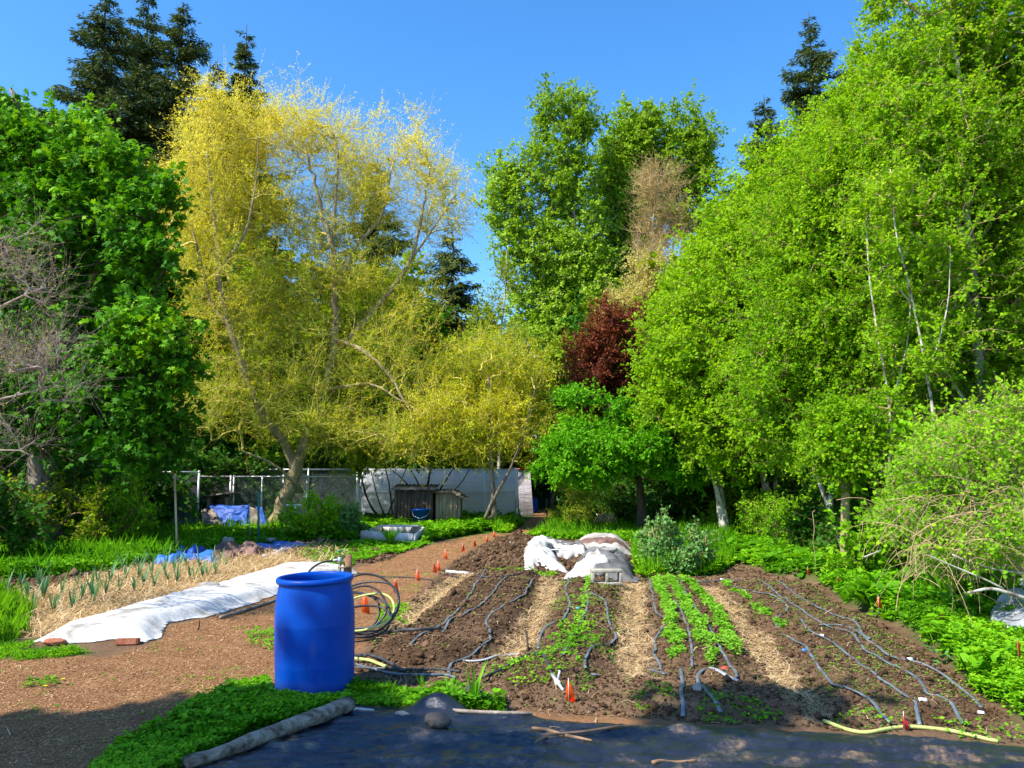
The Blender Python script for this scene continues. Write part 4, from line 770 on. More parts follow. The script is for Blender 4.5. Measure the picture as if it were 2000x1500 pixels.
# ------------------------------------------------------------------ more materials for the things
def plain(name, col, rough=.5, spec=.5, metal=0, bump=0, bs=30):
    return mat(name, [(.3, tuple(c * .9 for c in col)), (.7, tuple(min(1, c * 1.1) for c in col))], 5, rough, bump, bs, spec, metal)
def drum_material():
    m = bpy.data.materials.new('blue_plastic'); m.use_nodes = True; t = m.node_tree; b = t.nodes['Principled BSDF']; vec = nd(t, 'ShaderNodeTexCoord').outputs['Object']
    mp = nd(t, 'ShaderNodeMapping'); mp.inputs['Scale'].default_value = (1, 1, .25); t.links.new(vec, mp.inputs['Vector'])
    base = ramp(t, noise(t, 3, 4, .6, vec), [(.3, (.0006, .044, .30)), (.7, (.0008, .064, .38))])
    dirt = ramp(t, noise(t, 9, 9, .75, mp.outputs[0]), [(.60, (0, 0, 0)), (.70, (.35, .35, .35))])
    sepz = nd(t, 'ShaderNodeSeparateXYZ'); t.links.new(vec, sepz.inputs[0]); mr = nd(t, 'ShaderNodeMapRange'); mr.inputs[1].default_value = .16; mr.inputs[2].default_value = 0; mr.inputs[3].default_value = 0; mr.inputs[4].default_value = .8
    t.links.new(sepz.outputs[2], mr.inputs[0]); ml = nd(t, 'ShaderNodeMath', operation='MULTIPLY'); t.links.new(mr.outputs[0], ml.inputs[0]); t.links.new(noise(t, 14, 6, .7, vec), ml.inputs[1])
    ad = nd(t, 'ShaderNodeMath', operation='ADD', use_clamp=True); t.links.new(dirt, ad.inputs[0]); t.links.new(ml.outputs[0], ad.inputs[1])
    mx = nd(t, 'ShaderNodeMix', data_type='RGBA'); t.links.new(ad.outputs[0], mx.inputs[0]); t.links.new(base, mx.inputs[6]); mx.inputs[7].default_value = (.09, .11, .20, 1); t.links.new(mx.outputs[2], b.inputs['Base Color'])
    t.links.new(ramp(t, noise(t, 7, 8, .7, mp.outputs[0]), [(.35, (.28, .28, .28)), (.65, (.5, .5, .5))]), b.inputs['Roughness']); b.inputs['Specular IOR Level'].default_value = .16
    bn = nd(t, 'ShaderNodeBump'); bn.inputs['Strength'].default_value = .12; bn.inputs['Distance'].default_value = .01; t.links.new(noise(t, 5, 5, .6, vec), bn.inputs['Height']); t.links.new(bn.outputs[0], b.inputs['Normal']); return m
M['blue_plastic'] = drum_material()
M['blue_tarp'] = mat('blue_tarp', [(.3, (.02, .11, .45)), (.7, (.05, .22, .66))], 3, .5, .4, 12)
M['blue_tarp_dark'] = mat('blue_tarp_dark', [(.3, (.008, .05, .28)), (.7, (.02, .10, .42))], 4, .5, .4, 12)
M['white_cloth'] = mat('white_cloth', [(.35, (.36, .31, .25)), (.42, (.58, .55, .50)), (.55, (.70, .68, .65))], 2.2, .9, .4, 25, .1, trans=.25)
M['orange'] = mat('orange_flag', [(.3, (.95, .10, .008)), (.7, (1.0, .20, .01))], 10, .45, 0, trans=.4)
M['red_plastic'] = plain('red_plastic', (.75, .03, .02), .5)
M['hose_black'] = mat('hose_black', [(.3, (.018, .018, .02)), (.7, (.07, .07, .075))], 8, .45, .1)
M['hose_green'] = mat('hose_green', [(.3, (.35, .42, .10)), (.7, (.55, .60, .2))], 8, .5, .1)
M['tape_grey'] = mat('drip_tape', [(.3, (.06, .075, .085)), (.7, (.19, .22, .24))], 6, .42, .15, 30, .5)
M['tape_light'] = mat('drip_tape_light', [(.3, (.25, .27, .28)), (.7, (.50, .52, .52))], 6, .4, .15, 30, .5)
M['pvc'] = plain('white_pvc', (.75, .75, .72), .4)
M['metal'] = mat('galvanised', [(.3, (.35, .36, .36)), (.7, (.62, .63, .62))], 8, .4, .05, 40, .5, .7)
M['brass'] = mat('old_brass', [(.3, (.10, .09, .05)), (.7, (.24, .22, .14))], 12, .5, .2, 40, .5, .6)
M['green_paint'] = plain('green_paint', (.02, .16, .11), .5)
M['stake_brown'] = mat('stake_brown', [(.3, (.26, .17, .08)), (.7, (.55, .42, .26))], 8, .7, .3, stretch=(1, 1, .2))
M['wood_grey'] = mat('wood_grey', [(.3, (.10, .075, .055)), (.5, (.26, .21, .165)), (.72, (.44, .38, .31))], 6, .9, .9, 22, .1, stretch=(1, 1, 1))
M['log_bark'] = mat('log_weathered', [(.32, (.07, .05, .038)), (.48, (.24, .19, .14)), (.7, (.46, .39, .31))], 5, .9, 1.0, 18, .1, stretch=(.5, 3.5, 3.5))
M['wood_post'] = mat('wood_post', [(.3, (.22, .16, .06)), (.7, (.50, .40, .18))], 6, .85, .6, 25, stretch=(1, 1, .15))
M['wood_dark'] = mat('wood_dark', [(.3, (.035, .024, .018)), (.7, (.16, .11, .08))], 7, .85, .5, 25, stretch=(1, 1, .3))
M['wood_board'] = mat('pale_board', [(.3, (.42, .40, .36)), (.7, (.66, .65, .62))], 5, .8, .4, 20)
M['wood_brown'] = mat('wood_brown', [(.3, (.14, .065, .035)), (.7, (.34, .18, .10))], 6, .8, .5, 25)
M['brick'] = mat('brick', [(.3, (.26, .08, .04)), (.7, (.46, .17, .09))], 12, .9, .6, 40)
M['stone'] = mat('stone', [(.3, (.16, .14, .12)), (.7, (.42, .39, .34))], 6, .9, .8, 20)
M['stone_dark'] = mat('stone_dark', [(.3, (.03, .028, .026)), (.7, (.10, .09, .08))], 6, .9, .8, 20)
M['concrete'] = mat('concrete', [(.3, (.28, .25, .19)), (.7, (.46, .42, .33))], 14, .95, .6, 60)
M['label_white'] = plain('white_label', (.8, .8, .8), .5)
M['label_blue'] = plain('blue_label', (.02, .22, .65), .5)
M['label_teal'] = plain('teal_label', (.02, .45, .45), .5)
M['brown_tarp'] = mat('brown_tarp', [(.3, (.10, .05, .035)), (.7, (.24, .14, .11))], 4, .6, .5, 14)
M['red_soil'] = mat('red_brown_fabric', [(.3, (.13, .06, .04)), (.7, (.22, .11, .08))], 4, .9, .4, 30)
M['grey_film'] = mat('grey_film', [(.3, (.12, .12, .13)), (.5, (.30, .30, .31)), (.7, (.46, .46, .47))], 4, .35, .6, 12, .5)
M['dark_fabric'] = mat('dark_fabric', [(.3, (.05, .048, .046)), (.5, (.13, .125, .12)), (.75, (.26, .24, .21))], 3.5, .8, .5, 18)
M['grey_fabric'] = mat('grey_fabric', [(.3, (.26, .22, .19)), (.7, (.50, .47, .42))], 3, .8, .5, 18)
def tarp_material():
    m = bpy.data.materials.new('black_tarp'); m.use_nodes = True; t = m.node_tree; b = t.nodes['Principled BSDF']
    vec = nd(t, 'ShaderNodeTexCoord').outputs['Object']
    dirt = noise(t, 2.6, 9, .72, vec); c = ramp(t, dirt, [(.38, (.008, .010, .016)), (.55, (.020, .022, .030)), (.60, (.07, .055, .045)), (.66, (.22, .14, .08)), (.76, (.34, .22, .12))])
    t.links.new(c, b.inputs['Base Color'])
    t.links.new(ramp(t, noise(t, 7, 5, .6, vec), [(.35, (.12, .12, .12)), (.65, (.28, .28, .28))]), b.inputs['Roughness']); b.inputs['Specular IOR Level'].default_value = .7
    mp = nd(t, 'ShaderNodeMapping'); mp.inputs['Scale'].default_value = (3, 16, 6); t.links.new(vec, mp.inputs['Vector'])
    bn = nd(t, 'ShaderNodeBump'); bn.inputs['Strength'].default_value = .6; bn.inputs['Distance'].default_value = .015
    t.links.new(noise(t, 1.5, 10, .7, mp.outputs[0]), bn.inputs['Height']); t.links.new(bn.outputs[0], b.inputs['Normal']); return m
M['black_tarp'] = tarp_material()
# ------------------------------------------------------------------ cloth laid over ground: heightfield with an outline, real thickness
def clothsheet(name, poly, mat_, height, label=None, cat=None, group=None, parent=None, res=.03, thick=.006, hang=True, zoff=0.0, edge=.06):
    P_ = np.array(poly); lo = P_.min(0) - .05; hi = P_.max(0) + .05
    nx = int((hi[0] - lo[0]) / res) + 2; ny = int((hi[1] - lo[1]) / res) + 2
    X, Y = np.meshgrid(np.linspace(lo[0], hi[0], nx), np.linspace(lo[1], hi[1], ny), indexing='ij')
    sd = sdf(P_, X, Y) + .04 * fbm(X * 6, Y * 6, 19, 2)
    # pull vertices just outside onto the border for a clean edge
    gx, gy = np.gradient(sd, (hi[0] - lo[0]) / (nx - 1), (hi[1] - lo[1]) / (ny - 1)); gn = np.hypot(gx, gy) + 1e-6
    out = (sd < 0) & (sd > -res * 1.6); X2 = np.where(out, X - sd * gx / gn, X); Y2 = np.where(out, Y - sd * gy / gn, Y)
    Z = H(X2, Y2) + zoff + np.maximum(height(X2, Y2), .004) * sm(0, edge, np.maximum(sd, 0)) + .008
    ok = sd > -res * 1.6
    i = np.arange(nx - 1)[:, None] * ny + np.arange(ny - 1); Fq = np.stack([i, i + ny, i + ny + 1, i + 1], -1).reshape(-1, 4)
    o = ok.ravel(); Fq = Fq[o[Fq].all(1)]
    u, inv = np.unique(Fq, return_inverse=True); V = np.stack([X2, Y2, Z], -1).reshape(-1, 3)[u]; Fq = inv.reshape(Fq.shape)
    me = mesh(name, V, Fq, mat_, True)
    if parent is not None: ob = part(name, me, parent)
    else: ob = add(name, me, label=label, cat=cat, group=group)
    so_ = ob.modifiers.new('thickness', 'SOLIDIFY'); so_.thickness = thick; so_.offset = 1
    return ob
# foreground black tarp
def ridge(n, k=5.0, p=2.0): return (1 - np.abs(n) * k).clip(0, 1) ** p
def tarp_h(x, y):
    f = .012 * ridge(vn(x * .45 + .5 * y + 3, y * 2.1 - .2 * x, 71), 3.2, 1.3) + .050 * np.maximum(0, vn(x * .55 + .25 * y, y * 2.4 - .1 * x, 5) + .12) + .032 * ridge(vn(x * .7 + .5 * y, y * 3.6 - .3 * x, 61), 4, 1.5) + .020 * ridge(vn(x * 1.5 - .8 * y, y * 7.5 + .4 * x, 62), 4)
    f = f + .018 * ridge(vn(x * 2.4 + 2.2 * y, y * 11 - 1.2 * x, 63), 4, 1.5) + .011 * ridge(vn(x * 7 - 5 * y, y * 22 + 3 * x, 64), 4, 1.5)
    f = f * (.35 + .65 * sm(0, .5, sdf(TARPPOLY, x, y)))      # pulled flatter towards its edge
    q = flat(860, 1385); q2 = flat(1005, 1392)
    f = f + .10 * np.exp(-((x - q[0]) ** 2 / .03 + (y - q[1] + .08) ** 2 / .012)) + .05 * np.exp(-((x - q2[0]) ** 2 / .01 + (y - q2[1]) ** 2 / .004))
    return f
clothsheet('black_tarp', PX([(345,1520),(480,1436),(600,1394),(690,1378),(800,1386),(860,1372),(930,1394),(1010,1400),(1150,1415),(1300,1424),(1450,1430),(1620,1438),(1800,1448),(2000,1464),(2200,1496),(2300,1640),(1000,1900),(100,1700)]), M['black_tarp'], tarp_h,
           'large black plastic tarp spread across the foreground, smeared with dry mud', 'tarp', res=.016, thick=.003)
# white row cover along the path
def rc_h(x, y):
    q = flat(320, 1195)
    d = sdf(COVERBED, x, y)
    return .065 * sm(0, .25, d) + .035 * np.abs(fbm(x * 2.6, y * 2.6, 71, 4)) + .03 * np.abs(vn(x * 2 + y * 2, y * .8, 72)) + .06 * np.exp(-((x - q[0]) ** 2 + (y - q[1]) ** 2) / .06)
clothsheet('row_cover', PX([(64,1258),(100,1240),(200,1205),(300,1178),(360,1162),(420,1148),(545,1112),(640,1107),(702,1120),(640,1128),(590,1140),(540,1164),(470,1187),(400,1207),(370,1209),(330,1220),(312,1250),(285,1258),(240,1256),(100,1262)]), M['white_cloth'], rc_h,
           'long white fabric row cover weighed down with bricks beside the wood chip path', 'row cover', res=.03, thick=.004)
# white cloth and dark cover on the far beds
q6 = flat(1185, 1095)
def hump(c, h, r): return lambda x, y: h * np.clip(1 - ((x - c[0]) ** 2 + 0 * y) / r ** 2, 0, 1) ** .7 + .02 * fbm(x * 4, y * 4, 33, 3)
def dome(c0, c1, hw, hh, front=.35):
    """ridge from c0 (near) to c1 (far); returns height function and (u, v) -> world"""
    c0 = np.array(c0); c1 = np.array(c1); ax = c1 - c0; L = np.linalg.norm(ax); ax = ax / L; sx = np.array([ax[1], -ax[0]])
    def hf(x, y):
        dx = x - c0[0]; dy = y - c0[1]; v = dx * ax[0] + dy * ax[1]; u = (dx * sx[0] + dy * sx[1]) / hw
        e = np.clip(np.minimum(v / front, (L - v) / .25), 0, 1)
        return hh * np.sqrt(np.clip(1 - u ** 2, 0, 1)) ** 1.1 * np.sqrt(e * (2 - e)) * (1 - .12 * v / L) 
    def P(pts): return [c0 + sx * u * hw + ax * v for u, v in pts]
    return hf, P
dA, pA = dome(flat(1178, 1136), flat(1180, 1072), .48, .27); cr = lambda x, y, k=5, s=33, a=.05: a * .8 * (ridge(vn(x * k * .7 + y * k * .5, y * k * .8, s), 3.5, 1.6) + .6 * ridge(vn(x * k * 1.6, y * k * 1.3 + x * k, s + 1), 4, 1.5))
tc = thing('tunnel_cover', (*flat(1185, 1100), 0), 'dark fabric tunnel over a bed with white cloth bunched at its front', 'tunnel cover')
clothsheet('dark_sheet', pA([(-1.0,.5),(-.9,.2),(-.3,0.0),(.3,-.05),(1.1,-.05),(1.3,.15),(1.05,.5),(1.05,1.7),(-1.0,1.7)]), M['dark_fabric'], lambda x, y: dA(x, y) + cr(x, y, 4, 33, .04), parent=tc, res=.035, thick=.008, edge=.03)
clothsheet('front_cloth', pA([(-1.3,.0),(-.9,-.18),(-.35,-.15),(-.2,.05),(.2,.08),(.35,.3),(.2,.5),(-.1,.72),(-.5,.7),(-.95,.5),(-1.3,.3)]), M['white_cloth'], lambda x, y: dA(x, y) + .02 + cr(x, y, 7, 35, .06), parent=tc, res=.03, thick=.006, edge=.05)
dB, pB = dome(flat(1178, 1085), flat(1175, 1057), .60, .17)
clothsheet('rear_sheet', pB([(-1.1,.1),(0,-.3),(1.15,.1),(1.1,2.4),(-1.1,2.4)]), M['grey_fabric'], lambda x, y: dB(x, y) + cr(x, y, 4, 43, .04), parent=tc, res=.05, thick=.01, edge=.03)
clothsheet('brown_strip', pB([(-1.05,.25),(0,.02),(1.1,.25),(1.08,.55),(-1.05,.55)]), M['brown_tarp'], lambda x, y: dB(x, y) + .03 + cr(x, y, 5, 53, .04), parent=tc, res=.04, thick=.01, edge=.02)
tc2 = thing('tunnel_cover', (*flat(1090, 1085), 0), 'half open hooped bed with black sheet behind and white cloth over its front', 'tunnel cover')
dC, pC = dome(flat(1090, 1100), flat(1093, 1060), .58, .19, .5)
clothsheet('dark_sheet', pC([(-1.05,1.0),(-.6,.75),(.4,.75),(1.05,.9),(1.05,2.9),(-1.05,2.9)]), M['dark_fabric'], lambda x, y: dC(x, y) + cr(x, y, 4, 63, .04), parent=tc2, res=.04, thick=.01, edge=.02)
clothsheet('upper_cloth', pC([(-1.1,.35),(-.7,.2),(-.35,.35),(-.2,.75),(.3,.72),(.95,.62),(1.05,.95),(.5,1.15),(0,1.1),(-.4,1.3),(-.75,1.5),(-1.1,1.3)]), M['white_cloth'], lambda x, y: dC(x, y) + .03 + cr(x, y, 7, 65, .06), parent=tc2, res=.035, thick=.008, edge=.05)
for k in (.3, 1.1, 1.9, 2.7):
    aa = np.linspace(0, PI, 20); pts = [np.array([*pC([(-math.cos(a), k)])[0], .21 * math.sin(a) * (1 - .04 * k) + .03]) for a in aa]; part('hoop', MB().tube(pts, .012, 6).me('hoop', M['pvc'], True), tc2)
WCP = PX([(1024,1122),(1024,1100),(1045,1092),(1070,1092),(1085,1098),(1095,1106),(1110,1120),(1075,1117),(1052,1113)])
def wc(x, y): return .06 * sm(0, .3, sdf(WCP, x, y)) + cr(x, y, 5, 37, .07)
clothsheet('front_cloth', WCP, M['white_cloth'], wc, parent=tc2, res=.04, thick=.006)
# cinder block
def cinder(loc, rz):
    t = thing('cinder_block', loc, 'pale concrete block with two square holes at the front of the tunnel cover', 'concrete block', rz=rz)
    mb = MB(); L, D, Ht, w_ = .40, .20, .20, .038
    mb.box((0, -D/2 + .0, w_/2), (L, D, w_)); mb.box((0, -D/2, Ht - w_/2), (L, D, w_))
    for x in (-L/2 + w_/2, 0, L/2 - w_/2): mb.box((x, -D/2, Ht/2), (w_, D - .004, Ht - 2*w_))
    o = local('block', mb.me('block', M['concrete']), t); bv = o.modifiers.new('bevel', 'BEVEL'); bv.width = .004
    t.scale = (1.15, 1, 1.15)
q = G(1182, 1139); cinder((q[0], q[1], q[2] - .01), .05)
# ------------------------------------------------------------------ barrels
def barrel(loc, label, scale=1, lid=False, rz=0):
    t = thing('plastic_barrel', loc, label, 'barrel', rz=rz)
    r, h = .306, .885
    prof = [(0, .012), (r*.86, .0), (r*.955, .015), (r*.985, .05), (r*.99, .10), (r*1.0, .215), (r*1.003, .222), (r*1.003, .228), (r*1.002, .235), (r*1.005, .30), (r*1.01, .40), (r*1.01, .52), (r*1.012, .527), (r*1.012, .533), (r*1.01, .54), (r*1.005, .62), (r*.985, .70), (r*.955, .76), (r*.925, .80), (r*.905, .835), (r*.90, .85)]
    inn = [(r*.87, .85), (r*.875, .80), (r*.95, .70), (r*.97, .3), (r*.94, .05), (0, .035)]
    mb = MB().lathe((0, 0, 0), prof, 64)
    local('body', mb.me('body', M['blue_plastic'], True), t)
    ri = MB().lathe((0, 0, 0), [(r*.90, .838), (r*.965, .842), (r*.985, .852), (r*.985, .868), (r*.96, .882), (r*.90, .885), (r*.865, .875), (r*.86, .85), (r*.87, .82)], 64)
    local('rim', ri.me('rim', M['blue_plastic'], True), t)
    if lid: local('lid', MB().lathe((0, 0, 0), [(r*.86, .855), (0, .857)], 48).me('lid', M['blue_plastic'], True), t)
    else: local('inner_wall', MB().lathe((0, 0, 0), inn[::1], 64).me('inner_wall', M['blue_plastic'], True), t)
    t.scale = (scale,) * 3 if np.isscalar(scale) else scale
    return t
b0 = flat(615, 1348); bz = H1(*b0)
bar = barrel((b0[0], b0[1], bz - .01), 'large open blue plastic barrel standing in the left foreground')
bar.rotation_euler = (math.radians(1.0), math.radians(-1.3), 0)
q = G(1042, 1001); barrel((q[0], q[1], q[2] - .02), 'small looking blue barrel far off beside the garden gate path', (.72, .72, .82), lid=True)
# ------------------------------------------------------------------ flags
def flag(q, label, h=.16, w_=.06, m='orange', seed=0):
    r = random.Random(seed)
    t = thing('marker_flag', q, label, 'flag', 'orange marker flags along the bed edges', rz=r.uniform(-.5, .5))
    local('stake', MB().tube([(0, 0, -.16), (.002, 0, h * 1.04)], .0022, 5).me('stake', M['metal']), t)
    pts = [(0, 0, h), (0, 0, h*.55), (0, 0, h*.08), (w_*.45, .012*r.uniform(-1, 1), h*.72), (w_*.75, .02*r.uniform(-1, 1), h*.38), (w_*.9, .02*r.uniform(-1, 1), h*.02), (-w_*.3, -.012, h*.55), (-w_*.32, -.01, h*.15)]
    me = mesh('pennant', pts, [np.array([[0, 1, 3], [1, 4, 3], [1, 2, 4], [2, 5, 4], [0, 6, 1], [6, 7, 1], [7, 2, 1]])], M[m])
    o = local('pennant', me, t); k = o.modifiers.new('thickness', 'SOLIDIFY'); k.thickness = .0012
flags = [(771,1160,26,'orange flag nearest the blue barrel on the left bed edge'), (814,1135,22,'orange flag second from the barrel along the left bed edge'), (847,1120,20,'left flag of the close orange pair beyond the hose crossing the path'),
  (855,1116,20,'right flag of the close orange pair beyond the hose crossing the path'), (869,1093,19,'orange flag just past the close pair beside the path'), (903,1079,17,'orange flag beside the left end of the far dark mound'), (926,1069,15,'third orange flag from the far end of the path edge'),
  (950,1060,14,'second orange flag from the far end of the path edge'), (964,1050,13,'farthest orange flag where the path enters the grass'), (1110,1364,42,'largest orange flag standing between the bed ends and the black tarp'), (1578,1126,16,'orange flag in the grass at the top of the right bed'),
  (1556,1120,8,'tiny orange flag tip showing left of the flag at the top of the right bed'), (1638,1157,14,'small orange flag left of the broad leaved clump on the right bank'), (1716,1192,24,'orange flag directly below the broad leaved clump on the right bank'), (1838,1238,24,'orange flag halfway down the right bank'),
  (1992,1323,36,'orange flag at the right picture edge below the crumpled plastic'), (710,1200,40,'orange flag half hidden behind the coiled black hose')]
for i, (px, py, hp, lb) in enumerate(flags):
    q = G(px, py, .13 if px > 1500 else 0); hh = hp / F * q[1] * 1.05
    flag(q, lb, hh, hh * .33, seed=i)
q = G(1766, 1426); flag(q, 'bright red flag beside the yellow hose at the tarp edge', .115, .03, 'red_plastic', 40)
# plant labels
for (px, py, m, lb, sz) in [(1415,1305,'red_plastic','red plant tag lying at the near end of the salad rows',.05), (1128,1190,'label_teal','teal plant tag in the second bed',.045), (1572,1273,'label_blue','blue plant tag on the left drip tape of the right bed',.05), (1605,1238,'label_white','white plant tag in the middle of the right bed',.04),
      (1778,1293,'label_white','white plant tag at the right side of the right bed',.05), (1803,1371,'label_white','white plant tag nearest the tarp in the right bed',.055), (1488,1152,'label_white','white plant tag at the far end of the right bed',.04), (987,1121,'label_white','white plant tag at the far left of the first bed',.05),
      (951,1121,'label_white','white plant tag on the end of the left drip tape',.05), (1122,1124,'label_white','white plant tag at the far end of the second bed',.05), (1108,1133,'label_blue','small blue tag beside the far water pipe',.04), (1410,1134,'label_white','white tag by the pipe at the start of the right bed',.06),
      (925,1107,'label_white','white tag on the far dark mound',.05), (998,1061,'label_white','pale tag at the top of the far dark mound',.06), (1916,1390,'label_white','white tag at the tape end in the right bed corner',.04), (1208,1296,'label_white','pale tag in the straw furrow',.0)]:
    if sz == 0: continue
    q = G(px, py); t = thing('plant_label', q, lb, 'plant tag', rz=random.uniform(-.6, .6)); mb = MB()
    mb.box((0, 0, sz * .35), (sz, .003, sz * .5), tilt=(-.75, 0, 0)); local('tag_face', mb.me('tag_face', M[m]), t)
    local('spike', MB().tube([(0, .01, sz * .3), (0, .02, -.03)], .003, 4).me('spike', M[m]), t)
# ------------------------------------------------------------------ drip tapes and hoses
def tape(pts, label, m='tape_grey', wd_=.013, th=.4, name='drip_tape', cat='drip tape', group='grey drip tapes on the beds', amp=.012, lift=.012, seed=0, zs=None):
    r = np.random.default_rng(seed)
    P = smooth_path([G(*p) for p in pts], .035); n = len(P); s = np.arange(n) * .035
    P[:, 0] += amp * (vn(s * 3.1 + seed, s * 0 + .5, seed) * 2 + vn(s * 7 + seed, s * 0, seed + 1))
    P[:, 2] = H(P[:, 0], P[:, 1]) + lift + np.maximum(0, vn(s * 4, s * 0 + 2, seed + 3)) * amp * 2.2
    k = np.ones(9) / 9; zz = np.pad(P[:, 2], 4, 'edge'); P[:, 2] = np.maximum(np.convolve(zz, k, 'valid'), P[:, 2] - .012)
    if zs is not None: P[:, 2] += np.interp(np.linspace(0, 1, n), np.linspace(0, 1, len(zs)), zs)
    o = add(name, MB().tube(P, wd_, 8, th).me(name, M[m], True), label=label, cat=cat, group=group); return o
T = [([(951,1121),(925,1150),(900,1185),(862,1222),(815,1245),(800,1262)], 'leftmost drip tape on the first bed'), ([(992,1124),(965,1155),(945,1178),(915,1195),(880,1215),(863,1238)], 'middle drip tape on the first bed'),
     ([(1042,1126),(1018,1165),(975,1192),(950,1215),(955,1250),(905,1292),(880,1300),(876,1325)], 'right drip tape on the first bed, running past its near end'),
     ([(1122,1126),(1105,1155),(1112,1180),(1100,1210),(1060,1235),(1052,1268)], 'leftmost drip tape on the second bed'), ([(1145,1150),(1148,1180),(1138,1210),(1120,1240),(1098,1282)], 'middle drip tape on the second bed, half under weeds'),
     ([(1155,1160),(1182,1175),(1188,1210),(1200,1240),(1198,1255),(1165,1262),(1142,1290),(1145,1305)], 'right drip tape on the second bed, hooked left at its end'), ([(1155,1316),(1170,1324)], 'short cut end of drip tape before the second bed'),
     ([(1268,1130),(1278,1180),(1288,1205),(1305,1218),(1280,1250),(1282,1270),(1275,1280),(1290,1302),(1290,1310)], 'left drip tape on the salad bed'), ([(1285,1136),(1300,1160),(1325,1185),(1340,1220),(1350,1260),(1352,1295)], 'drip tape between the left salad rows'),
     ([(1330,1142),(1360,1190),(1380,1215),(1392,1240),(1408,1275),(1430,1300),(1442,1322)], 'drip tape between the right salad rows'), 
     ([(1432,1145),(1470,1155),(1520,1172),(1538,1190),(1520,1210),(1518,1225)], 'short looping drip tape at the far end of the right bed'),
     ([(1530,1234),(1570,1265),(1600,1300),(1630,1345),(1680,1362),(1720,1382),(1741,1417)], 'leftmost long drip tape on the right bed'), ([(1568,1210),(1580,1230),(1620,1252),(1680,1300),(1720,1325),(1765,1360),(1790,1385),(1797,1419)], 'second long drip tape on the right bed'),
     ([(1480,1140),(1530,1170),(1600,1215),(1660,1240),(1700,1280),(1780,1320),(1815,1358),(1850,1372),(1882,1420)], 'third long drip tape on the right bed, darker than its neighbours'), ([(1510,1138),(1560,1170),(1630,1205),(1672,1215),(1690,1245),(1740,1285),(1800,1300),(1850,1330),(1890,1360),(1920,1394)], 'rightmost drip tape on the right bed'),
     ([(1700,1250),(1650,1226),(1600,1224)], 'dark slack drip tape loop in the middle of the right bed')]
for i, (p, lb) in enumerate(T): tape(p, lb, seed=i * 7 + 1, wd_=.014)
tape([(1331,1310),(1332,1345),(1333,1380)], 'short upright looking grey tape on the shaded mound', 'tape_grey', .016, .5, seed=201)
tape([(1390,1311),(1368,1316),(1362,1335),(1385,1360),(1403,1384)], 'bent grey tape crossing the shaded mound', 'tape_grey', .016, .5, seed=202)
tape([(1388,1308),(1415,1320),(1443,1333)], 'pale flat tape end on the shaded mound', 'tape_light', .022, .35, seed=203, amp=.003)
tape([(1272,1308),(1298,1321)], 'short pale tape stub at the near end of the salad bed', 'tape_grey', .018, .4, seed=204, amp=.002)
tape([(1020,1278),(985,1283),(950,1294),(922,1294),(905,1288)], 'pale flattened hose end lying before the first bed', 'tape_light', .018, .4, 'lay_flat_hose', 'hose', 'hoses before the beds', seed=205, amp=.003)
tape([(868,1122),(950,1128),(1060,1129),(1120,1133)], 'black feed pipe across the far ends of the left beds', 'hose_black', .011, 1, 'water_pipe', 'pipe', 'feed pipes across the bed ends', seed=206, amp=.004)
tape([(1180,1137),(1262,1139)], 'thin black feed pipe below the concrete block', 'hose_black', .009, 1, 'water_pipe', 'pipe', 'feed pipes across the bed ends', seed=207, amp=.004)
tape([(1325,1135),(1400,1136),(1470,1136)], 'blue grey feed pipe across the far end of the right beds', 'tape_grey', .014, 1, 'water_pipe', 'pipe', 'feed pipes across the bed ends', seed=208, amp=.003)
tape([(694,1120),(750,1128),(800,1129),(850,1136),(890,1150)], 'black hose crossing the wood chip path', 'hose_black', .009, 1, 'garden_hose', 'hose', 'hoses before the beds', seed=209, amp=.01)
tape([(690,1241),(740,1240),(800,1236),(862,1237)], 'black pipe running from the coil onto the first bed', 'hose_black', .015, 1, 'garden_hose', 'hose', 'hoses before the beds', seed=210, amp=.005, lift=.03)
tape([(680,1285),(720,1288),(750,1296),(775,1308),(790,1318)], 'thick grey hose right of the barrel', 'hose_black', .014, 1, 'garden_hose', 'hose', 'hoses before the beds', seed=211, amp=.006, lift=.03)
tape([(680,1306),(740,1310),(800,1312),(860,1311),(900,1315)], 'grey hose running level from behind the barrel', 'hose_black', .012, 1, 'garden_hose', 'hose', 'hoses before the beds', seed=212, amp=.006)
tape([(690,1300),(760,1318),(820,1323),(870,1324),(890,1328)], 'lower grey hose behind the iris leaves', 'tape_grey', .012, 1, 'garden_hose', 'hose', 'hoses before the beds', seed=213, amp=.006)
tape([(685,1292),(715,1293),(738,1300),(755,1310)], 'yellow green hose end right of the barrel', 'hose_green', .014, 1, 'garden_hose', 'hose', 'hoses before the beds', seed=214, amp=.005, lift=.03)
tape([(945,1330),(990,1310),(1040,1284),(1065,1292),(1078,1318)], 'black hose arching to the pipe fitting', 'hose_black', .012, 1, 'garden_hose', 'hose', 'hoses before the beds', seed=215, amp=.004, lift=.03)
tape([(1610,1412),(1680,1412),(1760,1420),(1850,1430),(1950,1452)], 'pale yellow hose along the edge of the tarp', 'hose_green', .013, 1, 'garden_hose', 'hose', 'hoses before the beds', seed=216, amp=.004)
# tee fitting at the end of the arching hose
q = G(1078, 1318); q2 = G(1100, 1356); t = thing('pipe_fitting', q, 'grey plastic pipe fitting with a white collar near the largest flag', 'pipe fitting')
a = np.array(q) + [0, 0, .05]; b = np.array(q2) + [0, 0, .02]; m_ = (a + b) / 2
part('pipe', MB().tube([a, m_, b], [.014, .014, .011], 10).me('pipe', M['tape_light'], True), t); d_ = nrm(b - a)
part('collar', MB().tube([m_ - d_ * .03, m_ + d_ * .03], [.021, .021], 10).me('collar', M['pvc'], True), t)
part('side_branch', MB().tube([m_, m_ + [.02, 0, .09]], [.011, .009], 8).me('side_branch', M['tape_light'], True), t)
